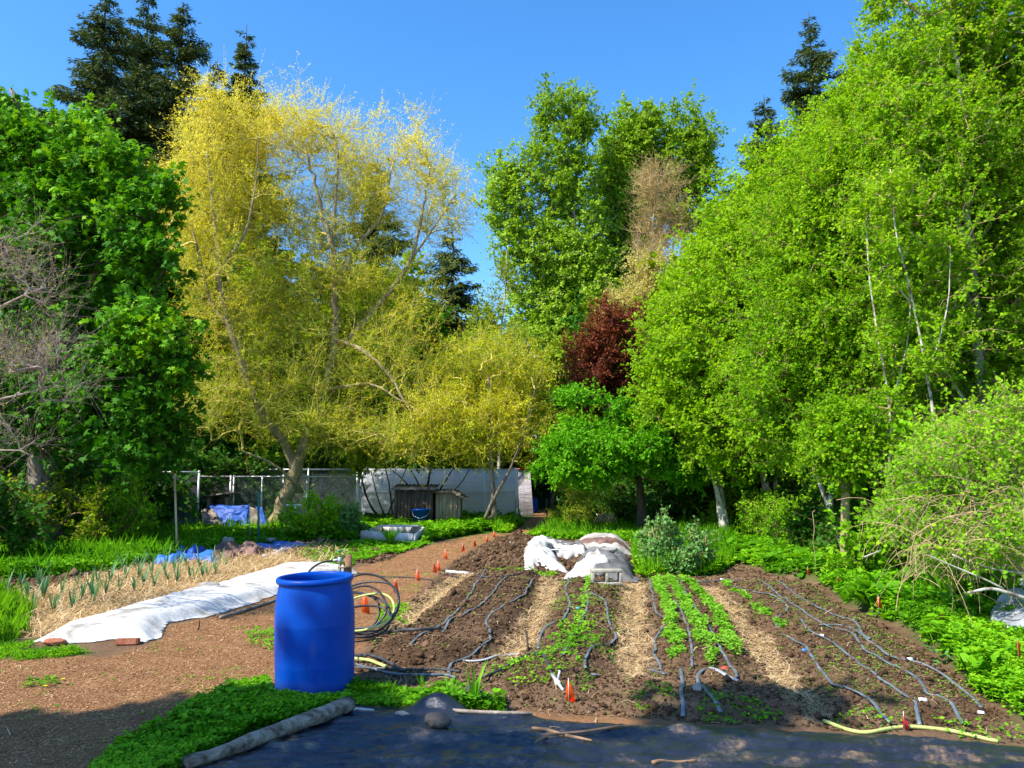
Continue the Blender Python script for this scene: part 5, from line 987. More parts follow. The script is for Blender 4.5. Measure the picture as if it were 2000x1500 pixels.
# black hose coil behind the barrel
t = thing('hose_coil', G(705, 1240), 'tangled coil of black hose leaning behind the right side of the barrel', 'hose coil'); c0 = np.array(G(705, 1240)); r = np.random.default_rng(4)
for k in range(7):
    th = np.linspace(0, 2 * PI, 40); R_ = .17 + .04 * k % .13 + .06 * r.random(); tilt = r.uniform(.15, 1.15); cx = c0 + [r.uniform(-.12, .06), r.uniform(-.1, .12), 0]; ph = r.uniform(-.5, .5)
    p = np.stack([np.cos(th) * R_ * 1.15, np.sin(th) * R_ * math.cos(tilt) * 1.0, (np.sin(th) + 1) * R_ * math.sin(tilt) + .02 + .012 * k + .01 * np.sin(3 * th + k)], 1)
    p = p @ rot(0, 0, ph).T + cx; p[:, 2] = np.maximum(p[:, 2], H(p[:, 0], p[:, 1]) + .014)
    part('hose_loop', MB().tube(p, .012, 8).me('hose_loop', M['hose_black'] if k != 5 else M['hose_green'], True), t)
# tap post
pd = 8.3; base = np.array([(672 - 1000) / F * pd, pd, 0]); base[2] = H1(base[0], base[1]); t = thing('tap_post', base, 'standpipe with a green tap handle strapped to a wooden post behind the barrel', 'tap')
def WW(px, py, d=pd): return W(px, py, d)
top = WW(664, 1080)
part('standpipe', MB().tube([base + [-.03, 0, -.05], (top[0], pd, WW(664, 1125)[2]), WW(664, 1100)], [.016, .016, .016], 10).me('standpipe', M['brass'], True), t)
v = MB().tube([WW(664, 1102), WW(664, 1098), WW(664, 1090), WW(664, 1088)], [.016, .024, .024, .014], 10); v.tube([WW(668, 1094), WW(652, 1094), WW(649, 1098)], [.014, .013, .012], 8); part('tap_body', v.me('tap_body', M['metal'], True), t)
hb = MB().tube([WW(664, 1090), WW(664, 1077)], [.005, .005], 6); hb.lathe(WW(664, 1076), [(0, .006), (.02, .008), (.028, .0), (.02, -.008), (0, -.006)], 12); part('handle', hb.me('handle', M['green_paint'], True), t)
pt = MB(); pc = WW(678, 1112); pt.box((pc[0], pd + .03, pc[2] / 2 + .07), (.075, .05, pc[2] + .14), tilt=None); po = part('post', pt.me('post', M['wood_brown']), t)
part('strap', MB().box((WW(672, 1108)[0], pd - .005, WW(672, 1108)[2]), (.12, .02, .02)).me('strap', M['brass']), t)
part('red_cap', MB().box((WW(674, 1128)[0], pd - .012, WW(674, 1128)[2]), (.06, .03, .05)).me('red_cap', M['red_plastic']), t)
hp = smooth_path([WW(650, 1095), WW(625, 1100, 8.1), WW(604, 1116, 7.6), WW(592, 1145, 7.2), WW(590, 1220, 7.0), np.array(G(600, 1255)) + [0, 0, .02]], .04)
add('garden_hose', MB().tube(hp, .010, 8).me('garden_hose', M['hose_black'], True), label='black hose arching down from the tap to behind the barrel', cat='hose', group='hoses before the beds')
# ------------------------------------------------------------------ stones, bricks, logs, sticks
def rock(name, q, size, m, label, cat, seed=0, box=False, rz=0, tilt=(0, 0, 0)):
    import bmesh
    r = np.random.default_rng(seed); bm = bmesh.new()
    if box:
        bmesh.ops.create_cube(bm, size=1); bmesh.ops.bevel(bm, geom=bm.edges[:], offset=.06, segments=2, affect='EDGES')
    else: bmesh.ops.create_icosphere(bm, subdivisions=3, radius=.5)
    me = bpy.data.meshes.new(name); bm.to_mesh(me); bm.free(); n = len(me.vertices); a = np.empty(n * 3, np.float32); me.vertices.foreach_get('co', a); a = a.reshape(-1, 3)
    if not box: a *= (1 + .5 * fbm(a[:, 0] * 2.5 + seed, a[:, 1] * 2.5 + a[:, 2] * 2, seed, 3))[:, None]
    a = (a * np.array(size)) @ rot(*tilt).T.astype(np.float32); a[:, 2] -= a[:, 2].min() + .004
    me.vertices.foreach_set('co', np.ascontiguousarray(a, np.float32).ravel()); me.materials.append(M[m]); me.polygons.foreach_set('use_smooth', np.full(len(me.polygons), not box)); me.update()
    o = add(name, me, label=label, cat=cat); o.location = tuple(float(c) for c in q); o.rotation_euler = (0, 0, rz); return o
rock('brick', G(249, 1259), (.215, .10, .06), 'brick', 'red brick on the near edge of the white row cover', 'brick', 1, True, .12, (-.15, 0, 0))
rock('brick', G(108, 1258), (.20, .13, .07), 'brick', 'dull brick lump at the left tip of the white row cover', 'brick', 2, False, .3)
rock('brick', G(312, 1174), (.20, .09, .06), 'brick', 'red brick behind the middle of the white row cover', 'brick', 3, True, .5)
rock('field_stone', G(407, 1154), (.30, .16, .12), 'stone', 'grey stone on the far edge of the white row cover', 'stone', 4)
rock('field_stone', G(1045, 1434, -.01), (.01, .01, .01), 'stone', 'x', 'stone', 5) if False else None
def tz(px, py):
    q = flat(px, py, .06); z = H1(*q) + float(tarp_h(np.array([q[0]]), np.array([q[1]]))[0]); return np.array([q[0], q[1], z + .01])
rock('field_stone', tz(855, 1418), (.17, .13, .10), 'stone_dark', 'dark stone on the black tarp', 'stone', 6)
rock('field_stone', G(925, 1372), (.14, .12, .13), 'stone_dark', 'dark stone beside the iris leaves', 'stone', 7)
rock('field_stone', tz(785, 1392), (.10, .08, .05), 'stone', 'small grey stone at the end of the big log', 'stone', 8) 
rock('field_stone', G(1362, 1352), (.08, .06, .06), 'stone', 'small pale stone on the shaded mound', 'stone', 9)
pq = pA([(.25, .9)])[0]; rock('field_stone', (pq[0], pq[1], H1(*pq) + float(dA(*pq)) + .02), (.26, .2, .09), 'stone', 'stone resting on top of the dark fabric tunnel', 'stone', 10)
def tpath(*pp):
    P = smooth_path([tz(*p) for p in pp], .04); q = H(P[:, 0], P[:, 1]) + tarp_h(P[:, 0], P[:, 1]) + .022
    k = max(len(P) // 4, 1); P[:, 2] = np.array([q[max(0, i - k):i + k + 1].max() * .6 + q[i] * .4 for i in range(len(q))]); return P[::3] if len(P) > 8 else P
def log(name, pts, rad, m, label, cat, seed=0, sides=14, group=None, step=.06, rough=.1):
    r = np.random.default_rng(seed); P = smooth_path(pts, step); n = len(P); rr_ = np.interp(np.linspace(0, 1, n), np.linspace(0, 1, len(rad)), rad)
    V, Fq = tubes(np.array([P]), rr_[None], sides); V = V.reshape(n, sides, 3)
    c = P[:, None]; f = 1 + rough * (fbm(np.arange(n)[:, None] * .35 + 0 * np.arange(sides), np.arange(sides)[None] * 1.1 + 0 * np.arange(n)[:, None], seed, 3)); f[:, -1] = f[:, 0] * .5 + f[:, -1] * .5
    V = c + (V - c) * f[..., None]; mb = MB(); mb.add(V.reshape(-1, 3), Fq); mb.F.setdefault(sides, []).append(np.array([np.arange(sides)[::-1], np.arange(sides) + (n - 1) * sides]))
    return add(name, mb.me(name, M[m], True), label=label, cat=cat, group=group)
def ZZ(px, py, z): 
    q = flat(px, py, z); return np.array([q[0], q[1], z])
log('weathered_log', [ZZ(365, 1492, .075), ZZ(450, 1462, .085), ZZ(540, 1428, .09), ZZ(620, 1398, .10), ZZ(684, 1374, .10)], [.028, .04, .045, .05, .048], 'log_bark', 'thick weathered grey log lying along the left edge of the black tarp', 'log', 3, 18, rough=.42)
log('weathered_log', [ZZ(330, 1496, .03), ZZ(400, 1478, .03), ZZ(470, 1462, .03)], [.04, .035, .02], 'log_bark', 'darker log half under the thick log at the lower left', 'log', 5, 14, rough=.2)
log('dead_stick', [ZZ(340, 1515, .03), ZZ(395, 1488, .035), ZZ(430, 1468, .04)], [.012, .011, .008], 'wood_board', 'thin pale stick beside the thick log', 'stick', 6, 8)
log('dead_stick', tpath((1040, 1416), (1085, 1430), (1120, 1440), (1165, 1456)), [.010, .013, .011, .006], 'twig_brown', 'brown stick of the crossed pair on the tarp, slanting down right', 'stick', 7, 8)
log('dead_stick', tpath((1045, 1456), (1100, 1436), (1160, 1424), (1210, 1416), (1275, 1413)), [.006, .009, .010, .009, .006], 'twig_brown', 'longer brown stick of the crossed pair on the tarp', 'stick', 8, 8)
log('dead_stick', tpath((1275, 1498), (1310, 1488), (1360, 1484)), [.012, .011, .008], 'twig_brown', 'brown stick on the tarp at the bottom edge of the picture', 'stick', 9, 8)
log('dead_stick', [ZZ(760, 1358, .03), ZZ(782, 1366, .03), ZZ(802, 1376, .03)], [.009, .011, .008], 'wood_grey', 'short grey stick in the grass right of the barrel', 'stick', 10, 8)
log('dead_stick', [ZZ(870, 1386, .04), ZZ(940, 1391, .05), ZZ(1040, 1393, .05)], [.013, .013, .010], 'wood_grey', 'long grey stick holding down the far edge of the tarp', 'stick', 11, 8)
log('dead_stick', [ZZ(690, 1385, .03), ZZ(730, 1388, .03)], [.016, .012], 'wood_board', 'pale stub of wood right of the thick log', 'stick', 12, 8)
log('edge_board', [ZZ(430, 1206, .02), ZZ(490, 1188, .02), ZZ(545, 1170, .02)], [.02, .018, .02], 'wood_grey', 'grey wooden pole along the near edge of the white row cover', 'pole', 13, 8)
log('edge_board', [ZZ(872, 1116, .03), ZZ(915, 1120, .03)], [.03, .03], 'wood_board', 'pale board at the corner of the far dark mound', 'board', 14, 6)
log('dead_stick', [ZZ(388, 1232, .0), ZZ(390, 1212, .12)], [.009, .007], 'bark_dark', 'short dark twig standing in the path beside the row cover', 'stick', 15, 6)
log('dead_stick', [G(1032, 1270), G(1028, 1270, .17)], [.012, .012], 'bark_dark', 'short dark stake standing between the first and second bed', 'stake', 16, 6)
# dead branches by the bramble
for i, (p, rd, lb) in enumerate([([(1890,1158),(1935,1150),(1975,1160),(2010,1172)], [.012, .016, .02], 'pale dead branch in front of the bramble thicket above the plastic'), ([(1810,1083),(1860,1105),(1920,1130),(1960,1150)], [.005, .008, .010], 'long straight dead cane sloping down through the bramble'),
       ([(1860,1083),(1900,1100),(1960,1115),(2020,1120)], [.008, .009, .010], 'pale dead branch lying across the middle of the bramble'), ([(1688,1088),(1720,1075)], [.008, .006], 'short dead branch sticking out left of the bramble')]):
    z0 = [.25, .55, .5, .3][i]; log('dead_branch', [W(a, b, 7.4 + .2 * i) for a, b in p], rd, 'bark_pale', lb, 'branch', 20 + i, 7)
# dry cane tangle in front of the bramble
r = np.random.default_rng(8); c0 = W(1925, 1045, 8.1); n = 210
S0 = c0 + r.normal(size=(n, 3)) * [.55, .25, .22]; dd = r.normal(size=(n, 3)) * [1, .4, .55]; dd = nrm(dd) * (.3 + .6 * r.random((n, 1))); s = np.linspace(-.5, .5, 7)
P = S0[:, None] + dd[:, None] * s[None, :, None] + np.array([0, 0, -1.0]) * (s ** 2)[None, :, None] * .5 + r.normal(size=(n, 7, 3)) * .008
P[..., 2] = np.maximum(P[..., 2], .05)
t = thing('dry_canes', (c0[0], c0[1], 0), 'tangle of dry tan canes at the foot of the bramble thicket', 'canes'); V, Fq = tubes(P, np.tile(np.linspace(.0034, .0014, 7), (n, 1)), 4)
o = part('cane_tangle', mesh('cane_tangle', V, Fq, M['twig_tan']), t); o['kind'] = 'stuff'
# crumpled plastic at right edge
PLP = PX([(1922,1268),(1930,1240),(1960,1215),(1985,1180),(2060,1160),(2140,1230),(2090,1290),(1960,1285)])
clothsheet('crumpled_plastic', PLP, M['grey_film'], lambda x, y: .14 + .22 * np.abs(fbm(x * 3.2, y * 3.2, 15, 3)) + .10 * sm(0, .5, sdf(PLP, x, y)), 'crumpled grey plastic sheet on the right bank at the picture edge', 'plastic sheet', res=.02, thick=.003, edge=.1)
# ------------------------------------------------------------------ leeks, irises, kale, broad leaved clump
def blades(n, L, w_, spread, curl, seed, m, folded=.25, seg=5):
    r = np.random.default_rng(seed); Vs = []; Fs = []; val = []
    for i in range(n):
        a = r.uniform(0, 6.28); sp_0 = spread * r.uniform(.3, 1.1); l = L * r.uniform(.6, 1.1); s = np.linspace(0, 1, seg + 1)
        x = sp_0 * l * (s ** 1.4) ; z = l * (s - curl * r.uniform(.3, 1.3) * s ** 3 * .5); ww = w_ * (1 - s ** 2.2) * (.7 + .6 * s) + .0006
        d = np.array([math.cos(a), math.sin(a)]); c = np.stack([d[0] * x, d[1] * x, z], 1); sd_ = np.array([-d[1], d[0], 0]) * ww[:, None]; f = np.array([d[0], d[1], 0]) * (ww * folded)[:, None]
        V = np.stack([c - sd_ + f, c, c + sd_ + f], 1).reshape(-1, 3); b = len(Vs) * (seg + 1) * 3
        j = np.arange(seg)[:, None] * 3; q = np.concatenate([j + [0, 1, 4, 3], j + [1, 2, 5, 4]]) + b; Vs.append(V); Fs.append(q); val += [r.random()] * len(q)
    return mesh('leaves', np.vstack(Vs), np.vstack(Fs), M[m], True, {'rnd': val})
lk = []
for k in range(5):
    t = thing('leek_plant', (0, 0, 0), 'upright blue green leek growing in the straw mulched bed', 'leek', 'leeks in the straw bed')
    local('leaves', blades(6 + k % 3, .36, .011, .42, .5, 50 + k, 'lf_leek'), t)
    local('stem', MB().tube([(0, 0, -.02), (0, 0, .09)], [.011, .008], 7).me('stem', M['lf_leek'], True), t); lk.append(t)
spots = [(60,1205),(104,1200),(285//2+40,1180),(178,1168),(205,1165),(232,1160),(262,1158),(280,1148),(300,1150),(328,1140),(345,1140),(370,1132),(395,1130),(420,1124),(140,1195),(160,1175),(52,1175),(85,1172),(120,1160),(20,1195),
         (150,1150),(190,1146),(215,1140),(245,1134),(270,1130),(295,1127),(320,1122),(340,1118),(365,1112),(390,1110),(415,1106),(380,1136),(405,1130),(430,1098),(350,1102),(325,1106),(300,1108),(270,1112),(240,1115),(10,1165),(-15,1180),(75,1150),(40,1150),(440,1110)]
for i, (px, py) in enumerate(spots):
    q = G(px, py); o = lk[i] if i < 5 else copy_thing(lk[i % 5], q, 0)
    o.location = tuple(float(c) for c in q); o.rotation_euler = (0, 0, random.uniform(0, 6.28)); s_ = random.uniform(1.0, 1.45); o.scale = (s_, s_, s_)
t = thing('iris_clump', G(925, 1382), 'clump of long upright iris leaves before the tarp', 'iris'); local('leaves', blades(13, .34, .010, .42, .25, 81, 'lf_grass'), t)
t = thing('iris_clump', G(878, 1378), 'smaller clump of curved iris leaves left of the tall clump', 'iris'); local('leaves', blades(8, .27, .010, .5, .4, 82, 'lf_grass'), t)
t = thing('grass_tuft', G(822, 1352), 'thin tuft of grass right of the barrel', 'grass tuft'); local('leaves', blades(9, .16, .004, .4, .3, 83, 'lf_grass'), t)
t = thing('grass_tuft', G(762, 1066), 'dense tuft of grass before the pale boards', 'grass tuft'); local('leaves', blades(150, .48, .012, .75, .4, 84, 'lf_grass'), t)
def broad(n, L, seed, m, label, q, name='comfrey_plant', cat='plant'):
    r = np.random.default_rng(seed); t = thing(name, q, label, cat); Vs = []; Fs = []; val = []
    for i in range(n):
        a = r.uniform(0, 6.28); l = L * r.uniform(.6, 1.15); s = np.linspace(0, 1, 7); e = r.uniform(.35, 1.2); x = l * math.cos(e) * s; z = l * (math.sin(e) * s - .55 * s ** 2.3 * r.uniform(.4, 1)) + r.uniform(0, .1)
        ww = l * .17 * np.sin(PI * np.clip(s * .93 + .05, 0, 1)) ** .8; o_ = r.normal(size=2) * L * .25; d = np.array([math.cos(a), math.sin(a)])
        c = np.stack([d[0] * x + o_[0], d[1] * x + o_[1], np.maximum(z, .01)], 1); sd_ = np.array([-d[1], d[0], 0]) * ww[:, None]; up_ = np.array([0, 0, .35]) * ww[:, None]
        V = np.stack([c - sd_ + up_, c, c + sd_ + up_], 1).reshape(-1, 3); b = i * 21; j = np.arange(6)[:, None] * 3
        qd = np.concatenate([j + [0, 1, 4, 3], j + [1, 2, 5, 4]]) + b; Vs.append(V); Fs.append(qd); val += [r.uniform(.1, .7)] * 12
    local('leaves', mesh('leaves', np.vstack(Vs), np.vstack(Fs), M[m], True, {'rnd': val}), t); return t
broad(60, .42, 3, 'lf_cover', 'dark green clump with broad upright leaves on the right bank', G(1705, 1178)); broad(45, .36, 4, 'lf_cover', 'second broad leaved clump just behind the first on the right bank', G(1765, 1150))
broad(14, .26, 5, 'lf_cover', 'small broad leaved plant low on the right bank', G(1870, 1262)); broad(10, .14, 6, 'lf_kale', 'round leaved grey green seedling at the bed edge of the right bank', G(1832, 1296))
def herb(q, Ht, wd_, label, name, m, n, size, cat='plant', shp='oval', st='twig_tan', seed=0, per=5):
    global R
    R = np.random.default_rng(900 + seed); limbs = []
    for k in range(6):
        a = k * 1.05; limbs.append((np.array([q, [q[0] + math.cos(a) * wd_ * .3, q[1] + math.sin(a) * wd_ * .3, q[2] + Ht * .5], [q[0] + math.cos(a) * wd_ * .5, q[1] + math.sin(a) * wd_ * .5, q[2] + Ht * .95]]), .012, .004))
    return make_tree(name, label, cat, limbs, [([q[0], q[1], q[2] + Ht * .6], [wd_, wd_, Ht * .5], 1, .5), ([q[0], q[1], q[2] + Ht * .25], [wd_ * 1.1, wd_, Ht * .25], .8, .4)], n, (m, shp, size, per, 0), st, st, tipr=.002, twig=(4, .14, -.2), world=True, up=1.2)
herb(G(1292, 1118), .85, .30, 'tall blue green kale gone to flower beside the tunnel cover', 'kale_plant', 'lf_kale', 150, .055, seed=1); herb(G(1272, 1112), .8, .25, 'slimmer blue green kale at the left of the tall kale', 'kale_plant', 'lf_kale', 60, .05, seed=2)
herb(G(1370, 1118), .70, .28, 'lower blue green kale right of the tall kale', 'kale_plant', 'lf_kale', 120, .055, seed=3); herb(G(1330, 1122), .5, .3, 'short kale between the two large ones', 'kale_plant', 'lf_kale', 120, .06, seed=4)
herb(G(685, 1052), .9, .3, 'silvery green thistle plant beside the white pipe frame', 'thistle_plant', 'lf_kale', 90, .09, seed=5)
herb(G(600, 1055), 1.1, .7, 'leafy green weeds in front of the white pipe frame', 'weed_clump', 'lf_bramble', 200, .08, seed=6); herb(G(650, 1050), .7, .6, 'lower leafy weeds right of the white pipe frame', 'weed_clump', 'lf_bramble', 160, .08, seed=7)
# ------------------------------------------------------------------ stakes, pipe frame, posts
def pole(name, a, b, r0, m, label, cat, sides=8, group=None): return add(name, MB().tube([a, (np.array(a) + b) / 2, b], r0, sides).me(name, M[m], True), label=label, cat=cat, group=group)
q = G(346, 1086); pole('wooden_stake', q, W(341, 925, q[1]), .024, 'stake_brown', 'tall tan stake at the left end of the blue tarp', 'stake')
q = G(505, 1066); pole('metal_stake', q, W(505, 962, q[1]), .03, 'green_paint', 'green metal stake beside the far blue tarp', 'stake')
q = G(487, 1062); pole('metal_stake', q, W(487, 985, q[1]), .015, 'metal', 'thin grey stake left of the green stake', 'stake')
t = thing('pipe_trellis', G(655, 1040), 'low frame of white plastic pipe in the weeds right of the willow trunk', 'frame'); fd = 24.0
part('post', MB().tube([W(652, 1042, fd), W(652, 984, fd)], .035, 8).me('post', M['pvc'], True), t); part('post', MB().tube([W(576, 1048, fd), W(577, 986, fd)], .03, 8).me('post', M['pvc'], True), t)
part('top_rail', MB().tube([W(559, 987, fd + .05), W(577, 987, fd + .05), W(655, 983.5, fd + .05)], .032, 8).me('top_rail', M['pvc'], True), t)
wm = MB()
for k in range(26):
    x0 = 577 + k * 3; wm.tube([W(x0, 988, fd), W(x0, 1040, fd)], .006, 3, caps=False)
for k in range(10): wm.tube([W(577, 991 + k * 5, fd + .01), W(652, 989 + k * 5, fd + .01)], .006, 3, caps=False)
part('wire_net', wm.me('wire_net', M['metal']), t)
q = G(1650, 1114); t = thing('wooden_post', q, 'round wooden post at the wood edge on the right bank', 'post'); log_ = W(1652, 850, q[1]); part('post_shaft', MB().tube(smooth_path([q, W(1650, 1040, q[1]), W(1652, 960, q[1]), log_], .4), .072, 12).me('post_shaft', M['wood_post'], True), t)
q = G(1035, 1014); pole('utility_pole', (q[0], 46, 0), W(1034, 840, 46), .13, 'wood_brown', 'thin brown pole rising behind the far end of the plastic tunnel', 'pole')
for i, (px, py, tp, lb) in enumerate([(1077,1029,962,'left dark gate stake beside the gate path'), (1068,1025,975,'thin stake at the right of the gate path'), (1010,1024,975,'dark metal post at the left of the gate path')]):
    q = G(px, py); pole('gate_stake', q, W(px + (4 if i == 0 else 0), tp, q[1]), .03 if i < 2 else .08, 'bark_dark' if i < 2 else 'metal', lb, 'stake')
# picket stakes beyond the hedge
for k, px in enumerate([1128, 1134, 1150, 1158, 1163, 1170, 1176, 1184, 1196, 1208, 1219, 1228]):
    d = 36; pole('garden_stake', W(px - (6 if k < 2 else 0), 990, d), W(px + (8 if k < 2 else 1), 956 + (k * 7) % 9, d), .035, 'wood_board', 'pale upright stake of the uneven row beyond the hedge', 'stake', 5, 'pale stakes beyond the hedge')
t = thing('lattice_panel', W(1182, 1018, 24.6), 'small pale wooden lattice panel low in the hedge left of the apple tree', 'lattice'); lm = MB()
for k in range(7): lm.tube([W(1170 + k * 5, 1003, 24.6), W(1160 + k * 5, 1020, 24.6)], .02, 4); lm.tube([W(1165 + k * 5, 1003, 24.64), W(1175 + k * 5, 1020, 24.64)], .02, 4)
part('slats', lm.me('slats', M['stake_brown']), t)
# ------------------------------------------------------------------ chain link fence
def chain_fence(x0, x1, d, ztop, label, posts, rails=(1.0,), pitch=.085, dz=0, zbot=.02, depth=0):
    """x0,x1 in photo pixels at depth d"""
    X0 = (x0 - 1000) / F * d; X1 = (x1 - 1000) / F * d; t = thing('chain_link_fence', (X0, d, 0), label, 'fence')
    for px in posts: 
        X = (px - 1000) / F * d; part('fence_post', MB().tube([(X, d, 0), (X, d, ztop + .05)], .038, 8).me('fence_post', M['metal'], True), t)
    for f in rails: part('top_rail', MB().tube([(X0, d, ztop * f), (X1, d, ztop * f)], .03, 8).me('top_rail', M['metal'], True), t)
    hgt = ztop - zbot; n = int((X1 - X0 + hgt) / pitch); P = []
    for sgn in (1, -1):
        s0 = X0 - (hgt if sgn > 0 else 0) + np.arange(n) * pitch; a = np.stack([s0, np.full(n, d + .045 + .004 * sgn), np.full(n, zbot)], 1); b = a.copy()
        a_x = s0; b_x = s0 + sgn * hgt
        lo = np.clip(a_x, X0, X1); hi = np.clip(b_x, X0, X1); za = zbot + (lo - a_x) * sgn; zb = zbot + (hi - a_x) * sgn
        k = np.abs(hi - lo) > .02; P.append(np.stack([np.stack([lo, a[:, 1], za], 1), np.stack([hi, a[:, 1], zb], 1)], 1)[k])
    P = np.vstack(P); V, Fq = tubes(P, np.full((len(P), 2), .0045), 3); part('wire_mesh', mesh('wire_mesh', V, Fq, M['metal']), t); return t
chain_fence(303, 393, 25, W(0, 922, 25)[2], 'short chain link fence panel at the dark left end', [303, 393])
chain_fence(393, 702, 27.6, W(0, 931, 27.6)[2], 'long chain link fence behind the willow trunk', [455, 461, 516, 603, 702])
chain_fence(450, 700, 31, W(0, 917, 31)[2], 'second chain link fence line farther behind the willow trunk', [450, 557, 605, 700])
# ------------------------------------------------------------------ greenhouse tunnels
def film_material(name, col, alpha):
    m = bpy.data.materials.new(name); m.use_nodes = True; t = m.node_tree; b = t.nodes['Principled BSDF']; vec = nd(t, 'ShaderNodeTexCoord').outputs['Object']
    mp = nd(t, 'ShaderNodeMapping'); mp.inputs['Scale'].default_value = (.5, 1, 3); mp.inputs['Rotation'].default_value = (0, .35, 0); t.links.new(vec, mp.inputs['Vector'])
    f = noise(t, 2.2, 6, .6, mp.outputs[0]); t.links.new(ramp(t, f, [(.3, tuple(c * .75 for c in col)), (.7, col)]), b.inputs['Base Color']); b.inputs['Roughness'].default_value = .3
    bn = nd(t, 'ShaderNodeBump'); bn.inputs['Strength'].default_value = .8; bn.inputs['Distance'].default_value = .12; t.links.new(f, bn.inputs['Height']); t.links.new(bn.outputs[0], b.inputs['Normal'])
    tr = nd(t, 'ShaderNodeBsdfTranslucent'); tr.inputs['Color'].default_value = (*col, 1); mx = nd(t, 'ShaderNodeMixShader'); mx.inputs[0].default_value = .45; t.links.new(b.outputs[0], mx.inputs[1]); t.links.new(tr.outputs[0], mx.inputs[2])
    tp = nd(t, 'ShaderNodeBsdfTransparent'); m2 = nd(t, 'ShaderNodeMixShader'); m2.inputs[0].default_value = alpha; t.links.new(tp.outputs[0], m2.inputs[1]); t.links.new(mx.outputs[0], m2.inputs[2]); t.links.new(m2.outputs[0], t.nodes['Material Output'].inputs[0]); return m
M['film'] = film_material('greenhouse_film', (.88, .87, .90), .93)
M['corr'] = film_material('corrugated_plastic', (.86, .80, .82), .97)
gd = 31.0; gx0 = (704 - 1000) / F * gd; gx1 = (1007 - 1000) / F * gd; gz = W(0, 914, gd + 1.2)[2]; t = thing('plastic_tunnel', (gx0, gd, 0), 'long greenhouse tunnel of cloudy white plastic film behind the sheds', 'greenhouse')
def gprof(nn=26):
    a = np.linspace(0, PI, nn); return np.stack([1.7 - 1.7 * np.cos(a), gz * np.sin(a) ** .62], 1)   # depth offset, height
pr = gprof(); nx = 90; xs = np.linspace(gx0, gx1, nx); V = np.zeros((nx, len(pr), 3)); V[..., 0] = xs[:, None]; V[..., 1] = gd + pr[None, :, 0]; V[..., 2] = pr[None, :, 1]
sag_ = .05 * np.abs(np.sin((xs - gx0) / (gx1 - gx0) * PI * 5)); V[..., 2] -= sag_[:, None] * (pr[:, 1] / gz) * .6; V[..., 1] += .05 * fbm(V[..., 0] * 2 + V[..., 2] * 3, V[..., 2] * 4, 5, 3) + .03
i = np.arange(nx - 1)[:, None] * len(pr) + np.arange(len(pr) - 1); ob = part('film_cover', mesh('film_cover', V.reshape(-1, 3), np.stack([i, i + len(pr), i + len(pr) + 1, i + 1], -1).reshape(-1, 4), M['film'], True), t)
for k in range(6):
    x = gx0 + (gx1 - gx0) * k / 5; part('hoop', MB().tube([(x, gd - .03 + p[0] * 1.02, p[1] * 1.015) for p in pr], .025, 6).me('hoop', M['pvc'], True), t)
for zf in (.55, .97): part('purlin', MB().tube([(gx0, gd + np.interp(zf * gz, pr[:13, 1], pr[:13, 0]) - .03, zf * gz), (gx1, gd + np.interp(zf * gz, pr[:13, 1], pr[:13, 0]) - .03, zf * gz)], .025, 6).me('purlin', M['pvc'], True), t)
part('end_post', MB().box((gx1 + .05, gd - .05, gz * .48), (.11, .09, gz * .96)).me('end_post', M['pvc']), t)
gd2 = 36; t = thing('corrugated_greenhouse', W(1024, 1000, gd2), 'pinkish white corrugated plastic greenhouse end beyond the tunnel', 'greenhouse'); A_ = W(1004, 1000, gd2); B_ = W(1042, 1000, gd2); C_ = W(1036, 917, gd2); D_ = W(1004, 914, gd2)
nn = 60; s = np.linspace(0, 1, nn)[:, None]; bot = A_ * (1 - s) + B_ * s; tp_ = D_ * (1 - s) + C_ * s; wv = .03 * np.sin(s * 100); bot = bot + np.hstack([0*s, wv, 0*s]); tp_ = tp_ + np.hstack([0*s, wv + 0.8, 0*s]); bot[:, 2] = 0
i = np.arange(nn - 1); o = part('wall_sheet', mesh('wall_sheet', np.vstack([bot, tp_]), np.stack([i, i + 1, i + 1 + nn, i + nn], -1), M['corr'], True), t); k = o.modifiers.new('thickness', 'SOLIDIFY'); k.thickness = .01
part('ridge_cap', MB().box(((C_[0] + D_[0]) / 2, gd2 + .8, C_[2] + .03), (abs(C_[0] - D_[0]) + .1, .25, .06)).me('ridge_cap', M['red_plastic'] if False else M['brick']), t)
a = W(1050, 930, 48); t = thing('teal_shed', (a[0], 48, 0), 'teal green shed wall half hidden behind the apple tree', 'shed'); part('wall', MB().box((a[0], 49, 1.1), (1.6, 2, 2.2)).me('wall', M['label_teal'] if False else plain('teal_wall', (.08, .30, .26), .7, bump=.3)), t); part('roof', MB().box((a[0], 49, 2.26), (1.8, 2.2, .08)).me('roof', M['metal']), t)
